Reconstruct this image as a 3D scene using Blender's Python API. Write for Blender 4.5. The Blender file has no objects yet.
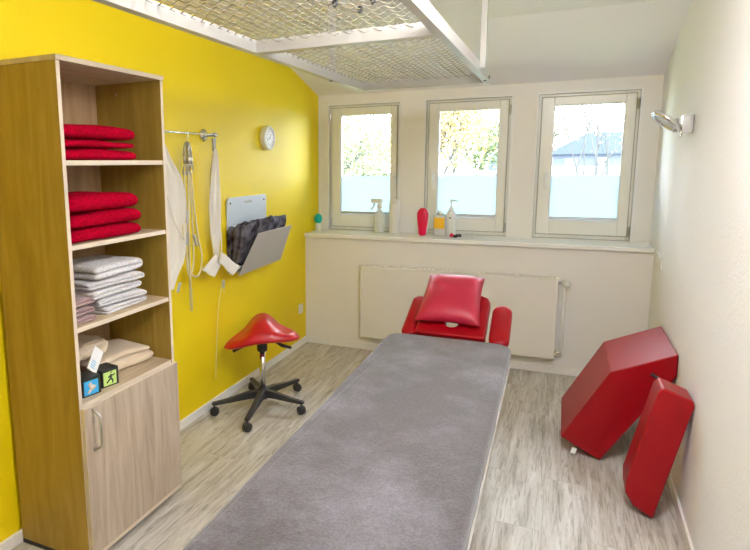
import bpy, bmesh, math, random
from mathutils import Vector, Matrix, noise
random.seed(7)
PI = math.pi
S = bpy.context.scene
COL = S.collection

# ------------------------------------------------------------------ materials
def mat(name, col, rough=0.6, metal=0.0, spec=0.5, **kw):
    m = bpy.data.materials.new(name); m.use_nodes = True
    b = m.node_tree.nodes['Principled BSDF']
    b.inputs['Base Color'].default_value = (*col, 1)
    b.inputs['Roughness'].default_value = rough
    b.inputs['Metallic'].default_value = metal
    b.inputs['Specular IOR Level'].default_value = spec
    for k, v in kw.items():
        b.inputs[k.replace('_', ' ')].default_value = v
    return m

def nodes(m): return m.node_tree.nodes, m.node_tree.links, m.node_tree.nodes['Principled BSDF']

def add_bump(m, scale, strength, dist=0.002, detail=3, stretch=None, kind='noise'):
    N, L, b = nodes(m)
    tc = N.new('ShaderNodeTexCoord'); mp = N.new('ShaderNodeMapping')
    L.new(tc.outputs['Object'], mp.inputs[0])
    if stretch: mp.inputs['Scale'].default_value = stretch
    if kind == 'noise':
        t = N.new('ShaderNodeTexNoise'); t.inputs['Scale'].default_value = scale; t.inputs['Detail'].default_value = detail
        out = t.outputs[0]
    else:
        t = N.new('ShaderNodeTexVoronoi'); t.inputs['Scale'].default_value = scale; out = t.outputs['Distance']
    L.new(mp.outputs[0], t.inputs[0])
    bp = N.new('ShaderNodeBump'); bp.inputs['Strength'].default_value = strength; bp.inputs['Distance'].default_value = dist
    L.new(out, bp.inputs['Height']); L.new(bp.outputs[0], b.inputs['Normal'])
    return m

def vary(m, c1, c2, scale, stretch=(1, 1, 1), detail=4, lo=0.35, hi=0.65, rough=0.6):
    N, L, b = nodes(m)
    tc = N.new('ShaderNodeTexCoord'); mp = N.new('ShaderNodeMapping'); mp.inputs['Scale'].default_value = stretch
    t = N.new('ShaderNodeTexNoise'); t.inputs['Scale'].default_value = scale; t.inputs['Detail'].default_value = detail
    t.inputs['Roughness'].default_value = rough
    r = N.new('ShaderNodeValToRGB')
    r.color_ramp.elements[0].position = lo; r.color_ramp.elements[0].color = (*c1, 1)
    r.color_ramp.elements[1].position = hi; r.color_ramp.elements[1].color = (*c2, 1)
    L.new(tc.outputs['Object'], mp.inputs[0]); L.new(mp.outputs[0], t.inputs[0]); L.new(t.outputs[0], r.inputs[0])
    L.new(r.outputs[0], b.inputs['Base Color'])
    return m

M = {}
M['yellow'] = add_bump(mat('yellow_plaster', (0.83, 0.635, 0.0), 0.55, spec=0.4), 70, 0.5, 0.004, 4)
M['white_wall'] = add_bump(mat('white_plaster', (0.87, 0.865, 0.885), 0.8, spec=0.2), 75, 0.55, 0.004, 4)
M['cream_wall'] = add_bump(mat('cream_wall', (0.85, 0.83, 0.80), 0.8, spec=0.2), 60, 0.15, 0.002, 3)
M['ceiling'] = mat('ceiling_white', (0.89, 0.87, 0.92), 0.85, spec=0.2)
M['trim'] = mat('trim_white', (0.85, 0.84, 0.80), 0.4)
M['pvc'] = mat('window_pvc', (0.83, 0.82, 0.76), 0.3)
M['pvc_white'] = mat('reveal_white', (0.86, 0.86, 0.86), 0.35)
M['sill'] = mat('sill_white', (0.86, 0.86, 0.84), 0.25)
M['rad'] = mat('radiator_enamel', (0.83, 0.81, 0.76), 0.35)
M['gasket'] = mat('gasket_grey', (0.35, 0.34, 0.3), 0.6)
M['chrome'] = mat('chrome', (0.8, 0.8, 0.8), 0.15, 1.0)
M['steel'] = mat('brushed_steel', (0.62, 0.62, 0.62), 0.3, 1.0)
M['rackpaint'] = mat('rack_white_paint', (0.50, 0.49, 0.46), 0.3)
M['wire'] = mat('mesh_wire', (0.30, 0.28, 0.23), 0.6, 0.0)
M['black'] = mat('black_plastic', (0.025, 0.025, 0.028), 0.4)
M['darkgrey'] = mat('dark_grey', (0.08, 0.08, 0.085), 0.5)
M['red'] = add_bump(mat('red_leatherette', (0.30, 0.0, 0.005), 0.36, spec=0.30), 320, 0.12, 0.0006, 2)
M['redseat'] = add_bump(mat('red_seat', (0.50, 0.002, 0.010), 0.33, spec=0.55), 300, 0.1, 0.0006, 2)
M['towel_red'] = add_bump(mat('towel_red', (0.48, 0.0, 0.02), 0.95, spec=0.05), 380, 0.8, 0.003)
vary(M['towel_red'], (0.24, 0.0, 0.007), (0.52, 0.0, 0.028), 95, detail=3, lo=.3, hi=.7)
M['towel_grey'] = add_bump(mat('towel_grey', (0.70, 0.69, 0.71), 0.95, spec=0.1, Sheen_Weight=0.3), 380, 0.8, 0.003)
vary(M['towel_grey'], (0.52, 0.50, 0.52), (0.80, 0.79, 0.81), 95, detail=3, lo=.3, hi=.7)
M['towel_mauve'] = add_bump(mat('towel_mauve', (0.36, 0.24, 0.24), 0.95, spec=0.1, Sheen_Weight=0.3), 380, 0.8, 0.003)
M['towel_beige'] = add_bump(mat('towel_beige', (0.74, 0.62, 0.46), 0.95, spec=0.1, Sheen_Weight=0.3), 300, 0.8, 0.003)
M['towel_dark'] = vary(add_bump(mat('towel_dark', (0.1, 0.08, 0.1), 0.9, spec=0.1), 300, 0.6, 0.002),
                       (0.02, 0.012, 0.018), (0.19, 0.18, 0.22), 13, detail=2)
M['fabric'] = add_bump(mat('white_sling_fabric', (0.78, 0.74, 0.66), 0.85, spec=0.1), 400, 0.4, 0.001)
M['rope'] = add_bump(mat('rope', (0.78, 0.70, 0.46), 0.8, spec=0.1), 300, 0.6, 0.002)
M['platewhite'] = mat('plate_white', (0.60, 0.66, 0.73), 0.35)
M['plategrey'] = mat('plate_grey', (0.50, 0.50, 0.50), 0.4, 0.2)
M['white'] = mat('white_plastic', (0.82, 0.82, 0.80), 0.35)
M['paper'] = mat('card_white', (0.88, 0.88, 0.88), 0.5)
M['cardblue'] = mat('card_blue_print', (0.25, 0.6, 0.85), 0.5)
M['boxblack'] = mat('box_black', (0.02, 0.025, 0.022), 0.45)
M['boxblue'] = mat('box_blue', (0.05, 0.42, 0.8), 0.45)
M['boxgreen'] = mat('box_lime', (0.55, 0.75, 0.22), 0.45)
M['skin'] = mat('print_skin', (0.75, 0.6, 0.5), 0.5)
M['teal'] = mat('teal_plastic', (0.0, 0.50, 0.50), 0.3)
M['orange'] = mat('label_yellow', (0.85, 0.50, 0.02), 0.4)
M['pinkred'] = mat('red_gloss', (0.72, 0.0, 0.06), 0.35)
M['clearp'] = mat('clear_plastic', (0.95, 0.97, 0.97), 0.2, 0.0, Transmission_Weight=0.45, IOR=1.2)
M['white_led'] = mat('lamp_diffuser', (0.9, 0.9, 0.88), 0.3)
M['asphalt'] = mat('asphalt', (0.15, 0.16, 0.18), 0.9)
M['lawn'] = vary(mat('lawn', (0.2, 0.3, 0.1), 0.9), (0.16, 0.22, 0.10), (0.28, 0.33, 0.16), 0.6)
M['bark'] = mat('bark', (0.07, 0.07, 0.075), 0.9)
M['houseblue'] = mat('house_slate', (0.045, 0.06, 0.10), 0.8)
M['housewall'] = mat('house_wall', (0.085, 0.10, 0.15), 0.8)
M['flatroof'] = mat('flat_roof', (0.075, 0.09, 0.14), 0.8)
M['kerb'] = mat('light_stone', (0.16, 0.16, 0.17), 0.7)
M['paneglass'] = mat('far_glass', (0.12, 0.15, 0.2), 0.1)
M['car'] = mat('car_paint', (0.06, 0.08, 0.13), 0.25)
M['carwhite'] = mat('car_paint_white', (0.3, 0.3, 0.3), 0.25)

def leafmat(name, c1, c2):
    m = mat(name, c1, 0.8, spec=0.1); vary(m, c1, c2, 1.3); return m
M['leafyellow'] = leafmat('leaf_yellow', (0.27, 0.215, 0.10), (0.36, 0.26, 0.15))
M['leafgreen'] = leafmat('leaf_green', (0.08, 0.125, 0.05), (0.18, 0.22, 0.11))
M['leafolive'] = leafmat('leaf_olive', (0.12, 0.16, 0.08), (0.24, 0.27, 0.15))
M['leafpale'] = leafmat('leaf_pale', (0.20, 0.21, 0.15), (0.28, 0.27, 0.20))

def glass_mat():
    m = bpy.data.materials.new('window_glass'); m.use_nodes = True
    N, L = m.node_tree.nodes, m.node_tree.links; N.clear()
    o = N.new('ShaderNodeOutputMaterial'); t = N.new('ShaderNodeBsdfTransparent'); g = N.new('ShaderNodeBsdfGlossy')
    g.inputs['Roughness'].default_value = 0.02; t.inputs[0].default_value = (0.97, 0.985, 1, 1)
    mx = N.new('ShaderNodeMixShader'); fr = N.new('ShaderNodeFresnel'); fr.inputs['IOR'].default_value = 1.3
    L.new(fr.outputs[0], mx.inputs[0]); L.new(t.outputs[0], mx.inputs[1]); L.new(g.outputs[0], mx.inputs[2]); L.new(mx.outputs[0], o.inputs[0])
    return m
M['glass'] = glass_mat()
def film_mat():
    m = bpy.data.materials.new('frosted_film'); m.use_nodes = True
    N, L = m.node_tree.nodes, m.node_tree.links; N.clear()
    o = N.new('ShaderNodeOutputMaterial'); t = N.new('ShaderNodeBsdfTranslucent'); g = N.new('ShaderNodeBsdfDiffuse')
    t.inputs[0].default_value = (0.47, 0.56, 0.61, 1); g.inputs[0].default_value = (0.8, 0.87, 0.9, 1)
    mx = N.new('ShaderNodeMixShader'); mx.inputs[0].default_value = 0.15
    L.new(t.outputs[0], mx.inputs[1]); L.new(g.outputs[0], mx.inputs[2]); L.new(mx.outputs[0], o.inputs[0])
    return m
M['film'] = film_mat()

def oak(name, c_dark, c_mid, c_light, axis='z', rough=0.5):
    m = mat(name, c_mid, rough, spec=0.35); N, L, b = nodes(m)
    tc = N.new('ShaderNodeTexCoord'); mp = N.new('ShaderNodeMapping')
    mp.inputs['Scale'].default_value = {'z': (9, 9, 0.9), 'y': (9, 0.9, 9)}[axis]
    t = N.new('ShaderNodeTexNoise'); t.inputs['Scale'].default_value = 2.2; t.inputs['Detail'].default_value = 7
    t.inputs['Roughness'].default_value = 0.62; t.inputs['Distortion'].default_value = 0.9
    r = N.new('ShaderNodeValToRGB'); e = r.color_ramp.elements
    e[0].position = 0.3; e[0].color = (*c_dark, 1); e[1].position = 0.7; e[1].color = (*c_light, 1)
    n = e.new(0.5); n.color = (*c_mid, 1)
    L.new(tc.outputs['Object'], mp.inputs[0]); L.new(mp.outputs[0], t.inputs[0]); L.new(t.outputs[0], r.inputs[0]); L.new(r.outputs[0], b.inputs['Base Color'])
    return m
M['oakdoor'] = oak('pale_sonoma_oak', (0.36, 0.275, 0.20), (0.47, 0.38, 0.29), (0.55, 0.465, 0.375))
M['oakside'] = oak('oak_side_yellow_bounce', (0.30, 0.19, 0.025), (0.37, 0.245, 0.04), (0.44, 0.30, 0.065))  # oak with the yellow wall's bounce light put into its colour
M['oakshelf'] = oak('pale_oak_shelf', (0.46, 0.35, 0.22), (0.58, 0.46, 0.31), (0.66, 0.55, 0.40), 'y')
M['oakback'] = oak('oak_back', (0.33, 0.21, 0.11), (0.42, 0.28, 0.15), (0.50, 0.35, 0.20))
M['oakedge'] = mat('oak_edge', (0.68, 0.58, 0.46), 0.5)

def floor_mat():
    m = mat('vinyl_planks', (0.5, 0.45, 0.38), 0.42, spec=0.4); N, L, b = nodes(m)
    tc = N.new('ShaderNodeTexCoord')
    br = N.new('ShaderNodeTexBrick'); br.inputs['Scale'].default_value = 1.0
    mp = N.new('ShaderNodeMapping'); mp.inputs['Rotation'].default_value = (0, 0, PI / 2)
    br.inputs['Brick Width'].default_value = 1.25; br.inputs['Row Height'].default_value = 0.185
    br.inputs['Mortar Size'].default_value = 0.0015; br.inputs['Mortar Smooth'].default_value = 0.4
    br.inputs['Color1'].default_value = (0.0, 0.0, 0.0, 1); br.inputs['Color2'].default_value = (1, 1, 1, 1)
    br.inputs['Mortar'].default_value = (0.3, 0.3, 0.3, 1); br.offset = 0.37
    L.new(tc.outputs['Object'], mp.inputs[0]); L.new(mp.outputs[0], br.inputs[0])
    # per-plank offset of the grain
    vm = N.new('ShaderNodeVectorMath'); vm.operation = 'MULTIPLY_ADD'; vm.inputs[1].default_value = (3, 7, 5)
    L.new(br.outputs['Color'], vm.inputs[0]); L.new(tc.outputs['Object'], vm.inputs[2])
    def grain(scale, st, det, dist):
        g = N.new('ShaderNodeMapping'); g.inputs['Scale'].default_value = st
        t = N.new('ShaderNodeTexNoise'); t.inputs['Scale'].default_value = scale; t.inputs['Detail'].default_value = det
        t.inputs['Roughness'].default_value = 0.65; t.inputs['Distortion'].default_value = dist
        L.new(vm.outputs[0], g.inputs[0]); L.new(g.outputs[0], t.inputs[0]); return t
    t1 = grain(2.6, (9, 0.8, 1), 8, 0.6); t2 = grain(9, (7, 0.55, 1), 6, 1.2)
    r1 = N.new('ShaderNodeValToRGB'); e = r1.color_ramp.elements
    e[0].position = 0.30; e[0].color = (0.36, 0.325, 0.27, 1); e[1].position = 0.68; e[1].color = (0.68, 0.66, 0.625, 1)
    n = e.new(0.5); n.color = (0.55, 0.52, 0.47, 1)
    r2 = N.new('ShaderNodeValToRGB'); e = r2.color_ramp.elements
    e[0].position = 0.36; e[0].color = (0.38, 0.33, 0.27, 1); e[1].position = 0.50; e[1].color = (1, 1, 1, 1)
    L.new(t1.outputs[0], r1.inputs[0]); L.new(t2.outputs[0], r2.inputs[0])
    mx = N.new('ShaderNodeMix'); mx.data_type = 'RGBA'; mx.blend_type = 'MULTIPLY'; mx.inputs[0].default_value = 0.6
    L.new(r1.outputs[0], mx.inputs[6]); L.new(r2.outputs[0], mx.inputs[7])
    mm = N.new('ShaderNodeMix'); mm.data_type = 'RGBA'; mm.inputs[7].default_value = (0.25, 0.22, 0.18, 1)
    fm = N.new('ShaderNodeMath'); fm.operation = 'MULTIPLY'; fm.inputs[1].default_value = 0.5
    L.new(br.outputs['Fac'], fm.inputs[0]); L.new(fm.outputs[0], mm.inputs[0]); L.new(mx.outputs[2], mm.inputs[6])
    L.new(mm.outputs[2], b.inputs['Base Color'])
    return m
M['floor'] = floor_mat()

def cover_mat():
    m = mat('grey_terry_cover', (0.27, 0.25, 0.27), 0.9, spec=0.15, Sheen_Weight=0.35); N, L, b = nodes(m)
    tc = N.new('ShaderNodeTexCoord')
    a = N.new('ShaderNodeTexNoise'); a.inputs['Scale'].default_value = 2.6; a.inputs['Detail'].default_value = 5; a.inputs['Roughness'].default_value = 0.7
    c = N.new('ShaderNodeTexNoise'); c.inputs['Scale'].default_value = 160; c.inputs['Detail'].default_value = 2
    r = N.new('ShaderNodeValToRGB'); e = r.color_ramp.elements
    e[0].position = 0.44; e[0].color = (0.100, 0.091, 0.098, 1); e[1].position = 0.68; e[1].color = (0.190, 0.182, 0.208, 1)
    r2 = N.new('ShaderNodeValToRGB'); e = r2.color_ramp.elements
    e[0].position = 0.3; e[0].color = (0.72, 0.72, 0.72, 1); e[1].position = 0.7; e[1].color = (1.15, 1.15, 1.15, 1)
    L.new(tc.outputs['Object'], a.inputs[0]); L.new(tc.outputs['Object'], c.inputs[0])
    L.new(a.outputs[0], r.inputs[0]); L.new(c.outputs[0], r2.inputs[0])
    mx = N.new('ShaderNodeMix'); mx.data_type = 'RGBA'; mx.blend_type = 'MULTIPLY'; mx.inputs[0].default_value = 1
    L.new(r.outputs[0], mx.inputs[6]); L.new(r2.outputs[0], mx.inputs[7]); L.new(mx.outputs[2], b.inputs['Base Color'])
    bp = N.new('ShaderNodeBump'); bp.inputs['Strength'].default_value = 0.6; bp.inputs['Distance'].default_value = 0.003
    L.new(c.outputs[0], bp.inputs['Height']); L.new(bp.outputs[0], b.inputs['Normal'])
    return m
M['cover'] = cover_mat()

# ------------------------------------------------------------------ mesh helpers
class MB:
    """collects shapes in world coordinates; build() makes ONE object with its origin at org"""
    def __init__(self): self.b = bmesh.new()
    def box(self, x0, x1, y0, y1, z0, z1, mtx=None, mi=0):
        r = bmesh.ops.create_cube(self.b, size=1)
        T = Matrix.Translation(((x0 + x1) / 2, (y0 + y1) / 2, (z0 + z1) / 2)) @ Matrix.Diagonal((x1 - x0, y1 - y0, z1 - z0, 1))
        if mtx: T = mtx @ T
        bmesh.ops.transform(self.b, matrix=T, verts=r['verts'])
        if mi:
            for f in {f for v in r['verts'] for f in v.link_faces}: f.material_index = mi
        return self
    def tube(self, pts, r, n=8, cap=True, closed=False):
        pts = [Vector(p) for p in pts]; m = len(pts); rings = []
        rr = r if isinstance(r, (list, tuple)) else [r] * m
        up = None
        for i, p in enumerate(pts):
            if closed: t = pts[(i + 1) % m] - pts[i - 1]
            else: t = pts[min(i + 1, m - 1)] - pts[max(i - 1, 0)]
            t.normalize()
            if up is None:
                up = t.orthogonal().normalized()
            else:
                up = (up - t * up.dot(t))
                up = up.normalized() if up.length > 1e-6 else t.orthogonal().normalized()
            s = t.cross(up)
            rings.append([self.b.verts.new(p + rr[i] * (math.cos(2 * PI * k / n) * up + math.sin(2 * PI * k / n) * s)) for k in range(n)])
        rng = range(m if closed else m - 1)
        for i in rng:
            A, B = rings[i], rings[(i + 1) % m]
            for k in range(n): self.b.faces.new((A[k], A[(k + 1) % n], B[(k + 1) % n], B[k]))
        if cap and not closed:
            self.b.faces.new(rings[0][::-1]); self.b.faces.new(rings[-1])
        return self
    def lathe(self, prof, c, axis=(0, 0, 1), n=24):
        """prof: list of (radius, height) along axis from c"""
        ax = Vector(axis).normalized(); q = Vector((0, 0, 1)).rotation_difference(ax).to_matrix(); c = Vector(c); rings = []
        for r, h in prof:
            if r < 1e-6: rings.append([self.b.verts.new(c + q @ Vector((0, 0, h)))])
            else: rings.append([self.b.verts.new(c + q @ Vector((r * math.cos(2 * PI * k / n), r * math.sin(2 * PI * k / n), h))) for k in range(n)])
        for A, B in zip(rings, rings[1:]):
            for k in range(n):
                a, a2 = A[k % len(A)], A[(k + 1) % len(A)]; b, b2 = B[k % len(B)], B[(k + 1) % len(B)]
                vs = []
                for v in (a, a2, b2, b):
                    if v not in vs: vs.append(v)
                if len(vs) > 2: self.b.faces.new(vs)
        return self
    def prism(self, poly, f, d):
        """poly 2-D points, f maps (a,b,depth)->world, depth from d[0] to d[1]"""
        A = [self.b.verts.new(f(p[0], p[1], d[0])) for p in poly]; B = [self.b.verts.new(f(p[0], p[1], d[1])) for p in poly]
        n = len(poly)
        for k in range(n): self.b.faces.new((A[k], A[(k + 1) % n], B[(k + 1) % n], B[k]))
        self.b.faces.new(A[::-1]); self.b.faces.new(B); return self
    def grid(self, nu, nv, fn, closeu=False):
        V = [[self.b.verts.new(fn(i / (nu if closeu else nu - 1), j / (nv - 1))) for j in range(nv)] for i in range(nu)]
        for i in range(nu if closeu else nu - 1):
            for j in range(nv - 1):
                self.b.faces.new((V[i][j], V[(i + 1) % nu][j], V[(i + 1) % nu][j + 1], V[i][j + 1]))
        return V
    def build(self, name, m, parent=None, org=None, smooth=False, bevel=0, seg=2, sub=0, solid=0, mats=()):
        bmesh.ops.recalc_face_normals(self.b, faces=self.b.faces)
        if org is None: org = (0, 0, 0) if parent is None else tuple(parent['_org'])
        org = Vector(org)
        for v in self.b.verts: v.co -= org
        me = bpy.data.meshes.new(name); self.b.to_mesh(me); self.b.free()
        if isinstance(m, str): m = M[m]
        me.materials.append(m)
        for k in mats: me.materials.append(M[k])
        o = bpy.data.objects.new(name, me); COL.objects.link(o)
        if parent is not None:
            o.parent = parent; o.location = org - Vector(parent['_org'])
        else: o.location = org
        o['_org'] = tuple(org)
        if smooth:
            for p in me.polygons: p.use_smooth = True
        if solid:
            md = o.modifiers.new('solid', 'SOLIDIFY'); md.thickness = solid; md.offset = 0
        if bevel:
            md = o.modifiers.new('bevel', 'BEVEL'); md.width = bevel; md.segments = seg; md.limit_method = 'ANGLE'
            for p in me.polygons: p.use_smooth = True
            md.harden_normals = True
        if sub:
            md = o.modifiers.new('sub', 'SUBSURF'); md.levels = sub; md.render_levels = sub
        return o

def tag(o, label, cat, group=None, kind=None):
    o['label'] = label; o['category'] = cat
    if group: o['group'] = group
    if kind: o['kind'] = kind
    return o
def thing(name, label, cat, loc, group=None):
    o = bpy.data.objects.new(name, None); COL.objects.link(o); o.location = loc; o['_org'] = tuple(loc)
    o.empty_display_size = 0.1
    return tag(o, label, cat, group)
def struct(o): o['kind'] = 'structure'; return o
def copy_thing(root, loc, rz=None, label=None):
    r = root.copy(); COL.objects.link(r); r.location = loc
    if rz is not None: r.rotation_euler = (0, 0, rz)
    if label: r['label'] = label
    for ch in list(root.children):
        c = ch.copy(); COL.objects.link(c); c.parent = r
        for g in list(ch.children):
            d = g.copy(); COL.objects.link(d); d.parent = c
    return r

# ------------------------------------------------------------------ room numbers
XL = -1.972; YB = 4.56; YW = 4.865; ZS = 0.963; ZT = 2.126; ZC = 2.40; YS = 3.87; YN = -1.3
def rw(y): return 0.5830 + math.tan(-0.0203) * (YB - y)

# floor
struct(MB().box(XL, 0.75, YN, 5.1, -0.08, 0).build('floor', 'floor'))
# left wall: profile follows the ceiling
MB_ = MB().prism([(YN, -0.05), (YW + .2, -0.05), (YW + .2, ZT), (YW, ZT), (YS, ZC), (YN, ZC)], lambda a, b, d: Vector((d, a, b)), (XL - 0.12, XL))
struct(MB_.build('wall_left', 'yellow'))
# right wall (slightly turned)
def rwf(a, b, d): return Vector((rw(a) + d, a, b))
struct(MB().prism([(YN, -0.05), (YW + .2, -0.05), (YW + .2, ZT), (YW, ZT), (YS, ZC), (YN, ZC)], rwf, (0, 0.12)).build('wall_right', 'white_wall'))
struct(MB().box(XL - .1, 0.75, YN - .12, YN, -0.05, ZC + .05).build('wall_behind', 'white_wall'))
# knee wall below the sill
struct(MB().box(XL, 0.75, YB, YW + .2, -0.05, ZS - .032).build('wall_knee', 'cream_wall'))
# ceiling: flat part, then the slope down to the window wall
struct(MB().box(XL - .1, 0.75, YN, YS, ZC, ZC + .1).build('ceiling', 'ceiling'))
struct(MB().prism([(YS, ZC), (YW, ZT), (YW + .4, ZT), (YW + .4, ZT + .3), (YS, ZC + .1)], lambda a, b, d: Vector((d, a, b)), (XL - .1, 0.75)).build('ceiling', 'ceiling'))

# window wall with three openings
WIN = [(-1.885, -1.238), (-1.045, -0.372), (-0.208, 0.475)]
WZ0, WZ1 = ZS, 2.050
w = MB()
xs = [XL - .05] + [v for p in WIN for v in p] + [0.75]
for i in range(0, len(xs), 2): w.box(xs[i], xs[i + 1], YW, YW + .2, ZS - .032, ZT)
for a, b_ in WIN: w.box(a, b_, YW, YW + .2, WZ1, ZT)
struct(w.build('wall_window', 'cream_wall'))
# sill
s = MB().box(XL + .0005, rw(4.53) - .0005, 4.528, YW + .075, ZS - .032, ZS)
struct(s.build('trim_1', 'sill', bevel=0.006))

GL = [(-1.770, -1.322), (-0.932, -0.468), (-0.088, 0.376)]
def window(k, x0, x1, g0, g1, hx, hinge_right):
    R = bpy.data.objects.new('window_%d' % k, None); COL.objects.link(R); org = ((x0 + x1) / 2, YW + .03, WZ0)
    R.location = org; R['_org'] = org; R['kind'] = 'structure'
    # white reveal lining round the opening
    t = 0.012
    m = MB().box(x0, x0 + t, YW - .006, YW + .05, WZ0, WZ1).box(x1 - t, x1, YW - .006, YW + .05, WZ0, WZ1).box(x0 + t, x1 - t, YW - .006, YW + .05, WZ1 - t, WZ1)
    m.build('reveal', 'pvc_white', R)
    def ring(a, b, c, d, wx, y0, y1, wz=None):
        wz = wz or wx
        return MB().box(a, a + wx, y0, y1, c, d).box(b - wx, b, y0, y1, c, d).box(a + wx, b - wx, y0, y1, c, c + wz).box(a + wx, b - wx, y0, y1, d - wz, d)
    a, b_ = x0 + t, x1 - t
    ring(a, b_, WZ0 + .001, WZ1 - t, .034, YW + .028, YW + .09).build('window_frame', 'pvc', R, bevel=.004)
    sa, sb, sc, sd = a + .024, b_ - .024, WZ0 + .034, WZ1 - t - .024
    gz0, gz1 = 1.100, 1.955
    sash = MB()
    sash.box(sa, g0, YW + .008, YW + .07, sc, sd).box(g1, sb, YW + .008, YW + .07, sc, sd)
    sash.box(g0, g1, YW + .008, YW + .07, sc, gz0).box(g0, g1, YW + .008, YW + .07, gz1, sd)
    so = sash.build('sash', 'pvc', R, bevel=.005)
    gk = .006
    ring(g0, g1, gz0, gz1, gk, YW + .02, YW + .045).build('gasket', 'pvc_white', R)
    MB().box(g0 + gk, g1 - gk, YW + .036, YW + .040, gz0 + gk, gz1 - gk).build('pane', 'glass', R)
    MB().box(g0 + gk, g1 - gk, YW + .0335, YW + .035, gz0 + gk, 1.437).build('frosted_film', 'film', R)
    # blind rail folded at the foot of the pane with its small pull tab
    xm = (g0 + g1) / 2
    MB().box(g0 + gk, g1 - gk, YW + .012, YW + .030, gz0 + .010, gz0 + .030).box(xm - .02, xm + .02, YW + .004, YW + .014, gz0 + .013, gz0 + .021).build('blind_rail', 'steel', R, bevel=.002)
    # handle
    h = MB().box(hx - .014, hx + .014, YW - .002, YW + .010, 1.40, 1.47).tube([(hx, YW - .0, 1.435), (hx, YW - .035, 1.435)], .010)
    h.box(hx - .010, hx + .010, YW - .048, YW - .030, 1.335, 1.447)
    h.build('window_handle', 'white', R, bevel=.004)
    ring(sa - .005, sb + .005, sc - .005, sd + .005, .0052, YW + .020, YW + .031).build('seal', 'gasket', R)
    ring(a - .001, b_ + .001, WZ0, WZ1 - t + .001, .003, YW + .024, YW + .030).build('edge_seal', 'gasket', R)
    hh = MB()
    ex = b_ - .012 if hinge_right else a + .012
    for z in (WZ0 + .07, WZ1 - .11): hh.tube([(ex, YW + .012, z - .035), (ex, YW + .012, z + .035)], .008)
    hh.build('hinge', 'steel', R)
window(1, *WIN[0], *GL[0], -1.290, False)
window(2, *WIN[1], *GL[1], -0.968, True)
window(3, *WIN[2], *GL[2], -0.124, True)

# baseboards
struct(MB().box(XL + .0005, XL + .013, YN, YB - .001, 0.0005, .055).build('baseboard_left', 'trim', bevel=.003))
struct(MB().box(XL + .014, rw(YB) - .014, YB - .013, YB - .0005, 0.0005, .055).build('baseboard_back', 'trim', bevel=.003))
struct(MB().prism([(YN, .0005), (YB - .001, .0005), (YB - .001, .055), (YN, .055)], rwf, (-.013, -.0005)).build('baseboard_right', 'trim', bevel=.003))
# a slim vertical lining strip at the left end of the window wall
struct(MB().box(XL + .001, XL + .02, YW - .004, YW - .0005, ZS, ZT - .002).build('trim_2', 'pvc_white'))

# ------------------------------------------------------------------ radiator
rd = thing('radiator', 'long flat cream panel radiator on the wall under the window sill', 'radiator', (-.72, 4.50, .135))
rx0, rx1, rz0, rz1 = -1.447, 0.010, .135, .728
MB().box(rx0, rx1, 4.462, 4.474, rz0, rz1 - .006).build('front_panel', 'rad', rd, bevel=.004)
MB().box(rx0 + .02, rx1 - .02, 4.524, 4.533, rz0 + .02, rz1 - .02).build('rear_panel', 'rad', rd)
MB().box(rx0, rx0 + .008, 4.474, 4.535, rz0 + .01, rz1 - .004).build('side_cover', 'rad', rd)
MB().box(rx1 - .008, rx1, 4.474, 4.535, rz0 + .01, rz1 - .004).build('side_cover', 'rad', rd)
g = MB()
g.box(rx0, rx1, 4.462, 4.470, rz1 - .006, rz1).box(rx0, rx1, 4.528, 4.536, rz1 - .006, rz1)
n = 44
for i in range(n):
    x = rx0 + .006 + (rx1 - rx0 - .012) * i / (n - 1); g.box(x - .009, x + .009, 4.470, 4.528, rz1 - .005, rz1)
g.build('top_grille', 'rad', rd)
for x in (rx0 + .25, rx1 - .25): MB().box(x - .02, x + .02, 4.533, 4.5595, .3, .34).build('bracket', 'rad', rd)
v = MB().tube([(rx1 - .004, 4.50, .690), (.052, 4.50, .690)], .009).build('valve_body', 'steel', rd, smooth=True)
MB().lathe([(0, 0), (.020, .002), (.024, .01), (.024, .04), (.018, .052), (0, .054)], (.048, 4.492, .692), (0.55, -1, 0.1)).build('thermostat_head', 'white', rd, smooth=True)
MB().tube([(.054, 4.50, .680), (.054, 4.50, .19), (.054, 4.515, .175), (.054, 4.56, .17)], .008, 10).build('pipe', 'rad', rd, smooth=True)
MB().lathe([(0, 0), (.016, 0), (.016, .05), (.01, .055), (0, .055)], (.004, 4.50, .178), (1, 0, 0)).build('return_valve', 'chrome', rd, smooth=True)

# ------------------------------------------------------------------ shelf cabinet
cx0, cx1, cy0, cy1, cz = XL + .016, -1.590, 1.540, 2.135, 1.928
T = .019
cb = thing('shelf_cabinet', 'tall narrow oak cabinet with four open shelves above one door', 'cabinet', ((cx0 + cx1) / 2, (cy0 + cy1) / 2, 0))
def panel(name, x0, x1, y0, y1, z0, z1, m, edge=True, par=None):
    o = MB().box(x0, x1, y0, y1, z0, z1).build(name, m, par or cb, bevel=.0012, seg=1)
    if edge:  # front edge banding, part of the same panel
        o.data.materials.append(M['oakedge'])
        for p in o.data.polygons:
            if p.normal.x > .9: p.material_index = 1
    return o
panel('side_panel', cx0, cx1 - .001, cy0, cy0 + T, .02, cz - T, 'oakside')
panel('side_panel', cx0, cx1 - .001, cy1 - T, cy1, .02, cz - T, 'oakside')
panel('top_panel', cx0, cx1 + .004, cy0 - .002, cy1 + .002, cz - T, cz, 'oakshelf')
panel('back_panel', cx0, cx0 + .006, cy0 + T, cy1 - T, .03, cz - T, 'oakback', False)
for z in (1.560, 1.255, .947, .652):
    panel('shelf', cx0 + .006, cx1 - .003, cy0 + T, cy1 - T, z - T / 2, z + T / 2, 'oakshelf')
panel('bottom_panel', cx0 + .006, cx1 + .012, cy0 + T, cy1 - .001, .022, .022 + T, 'oakshelf')
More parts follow.
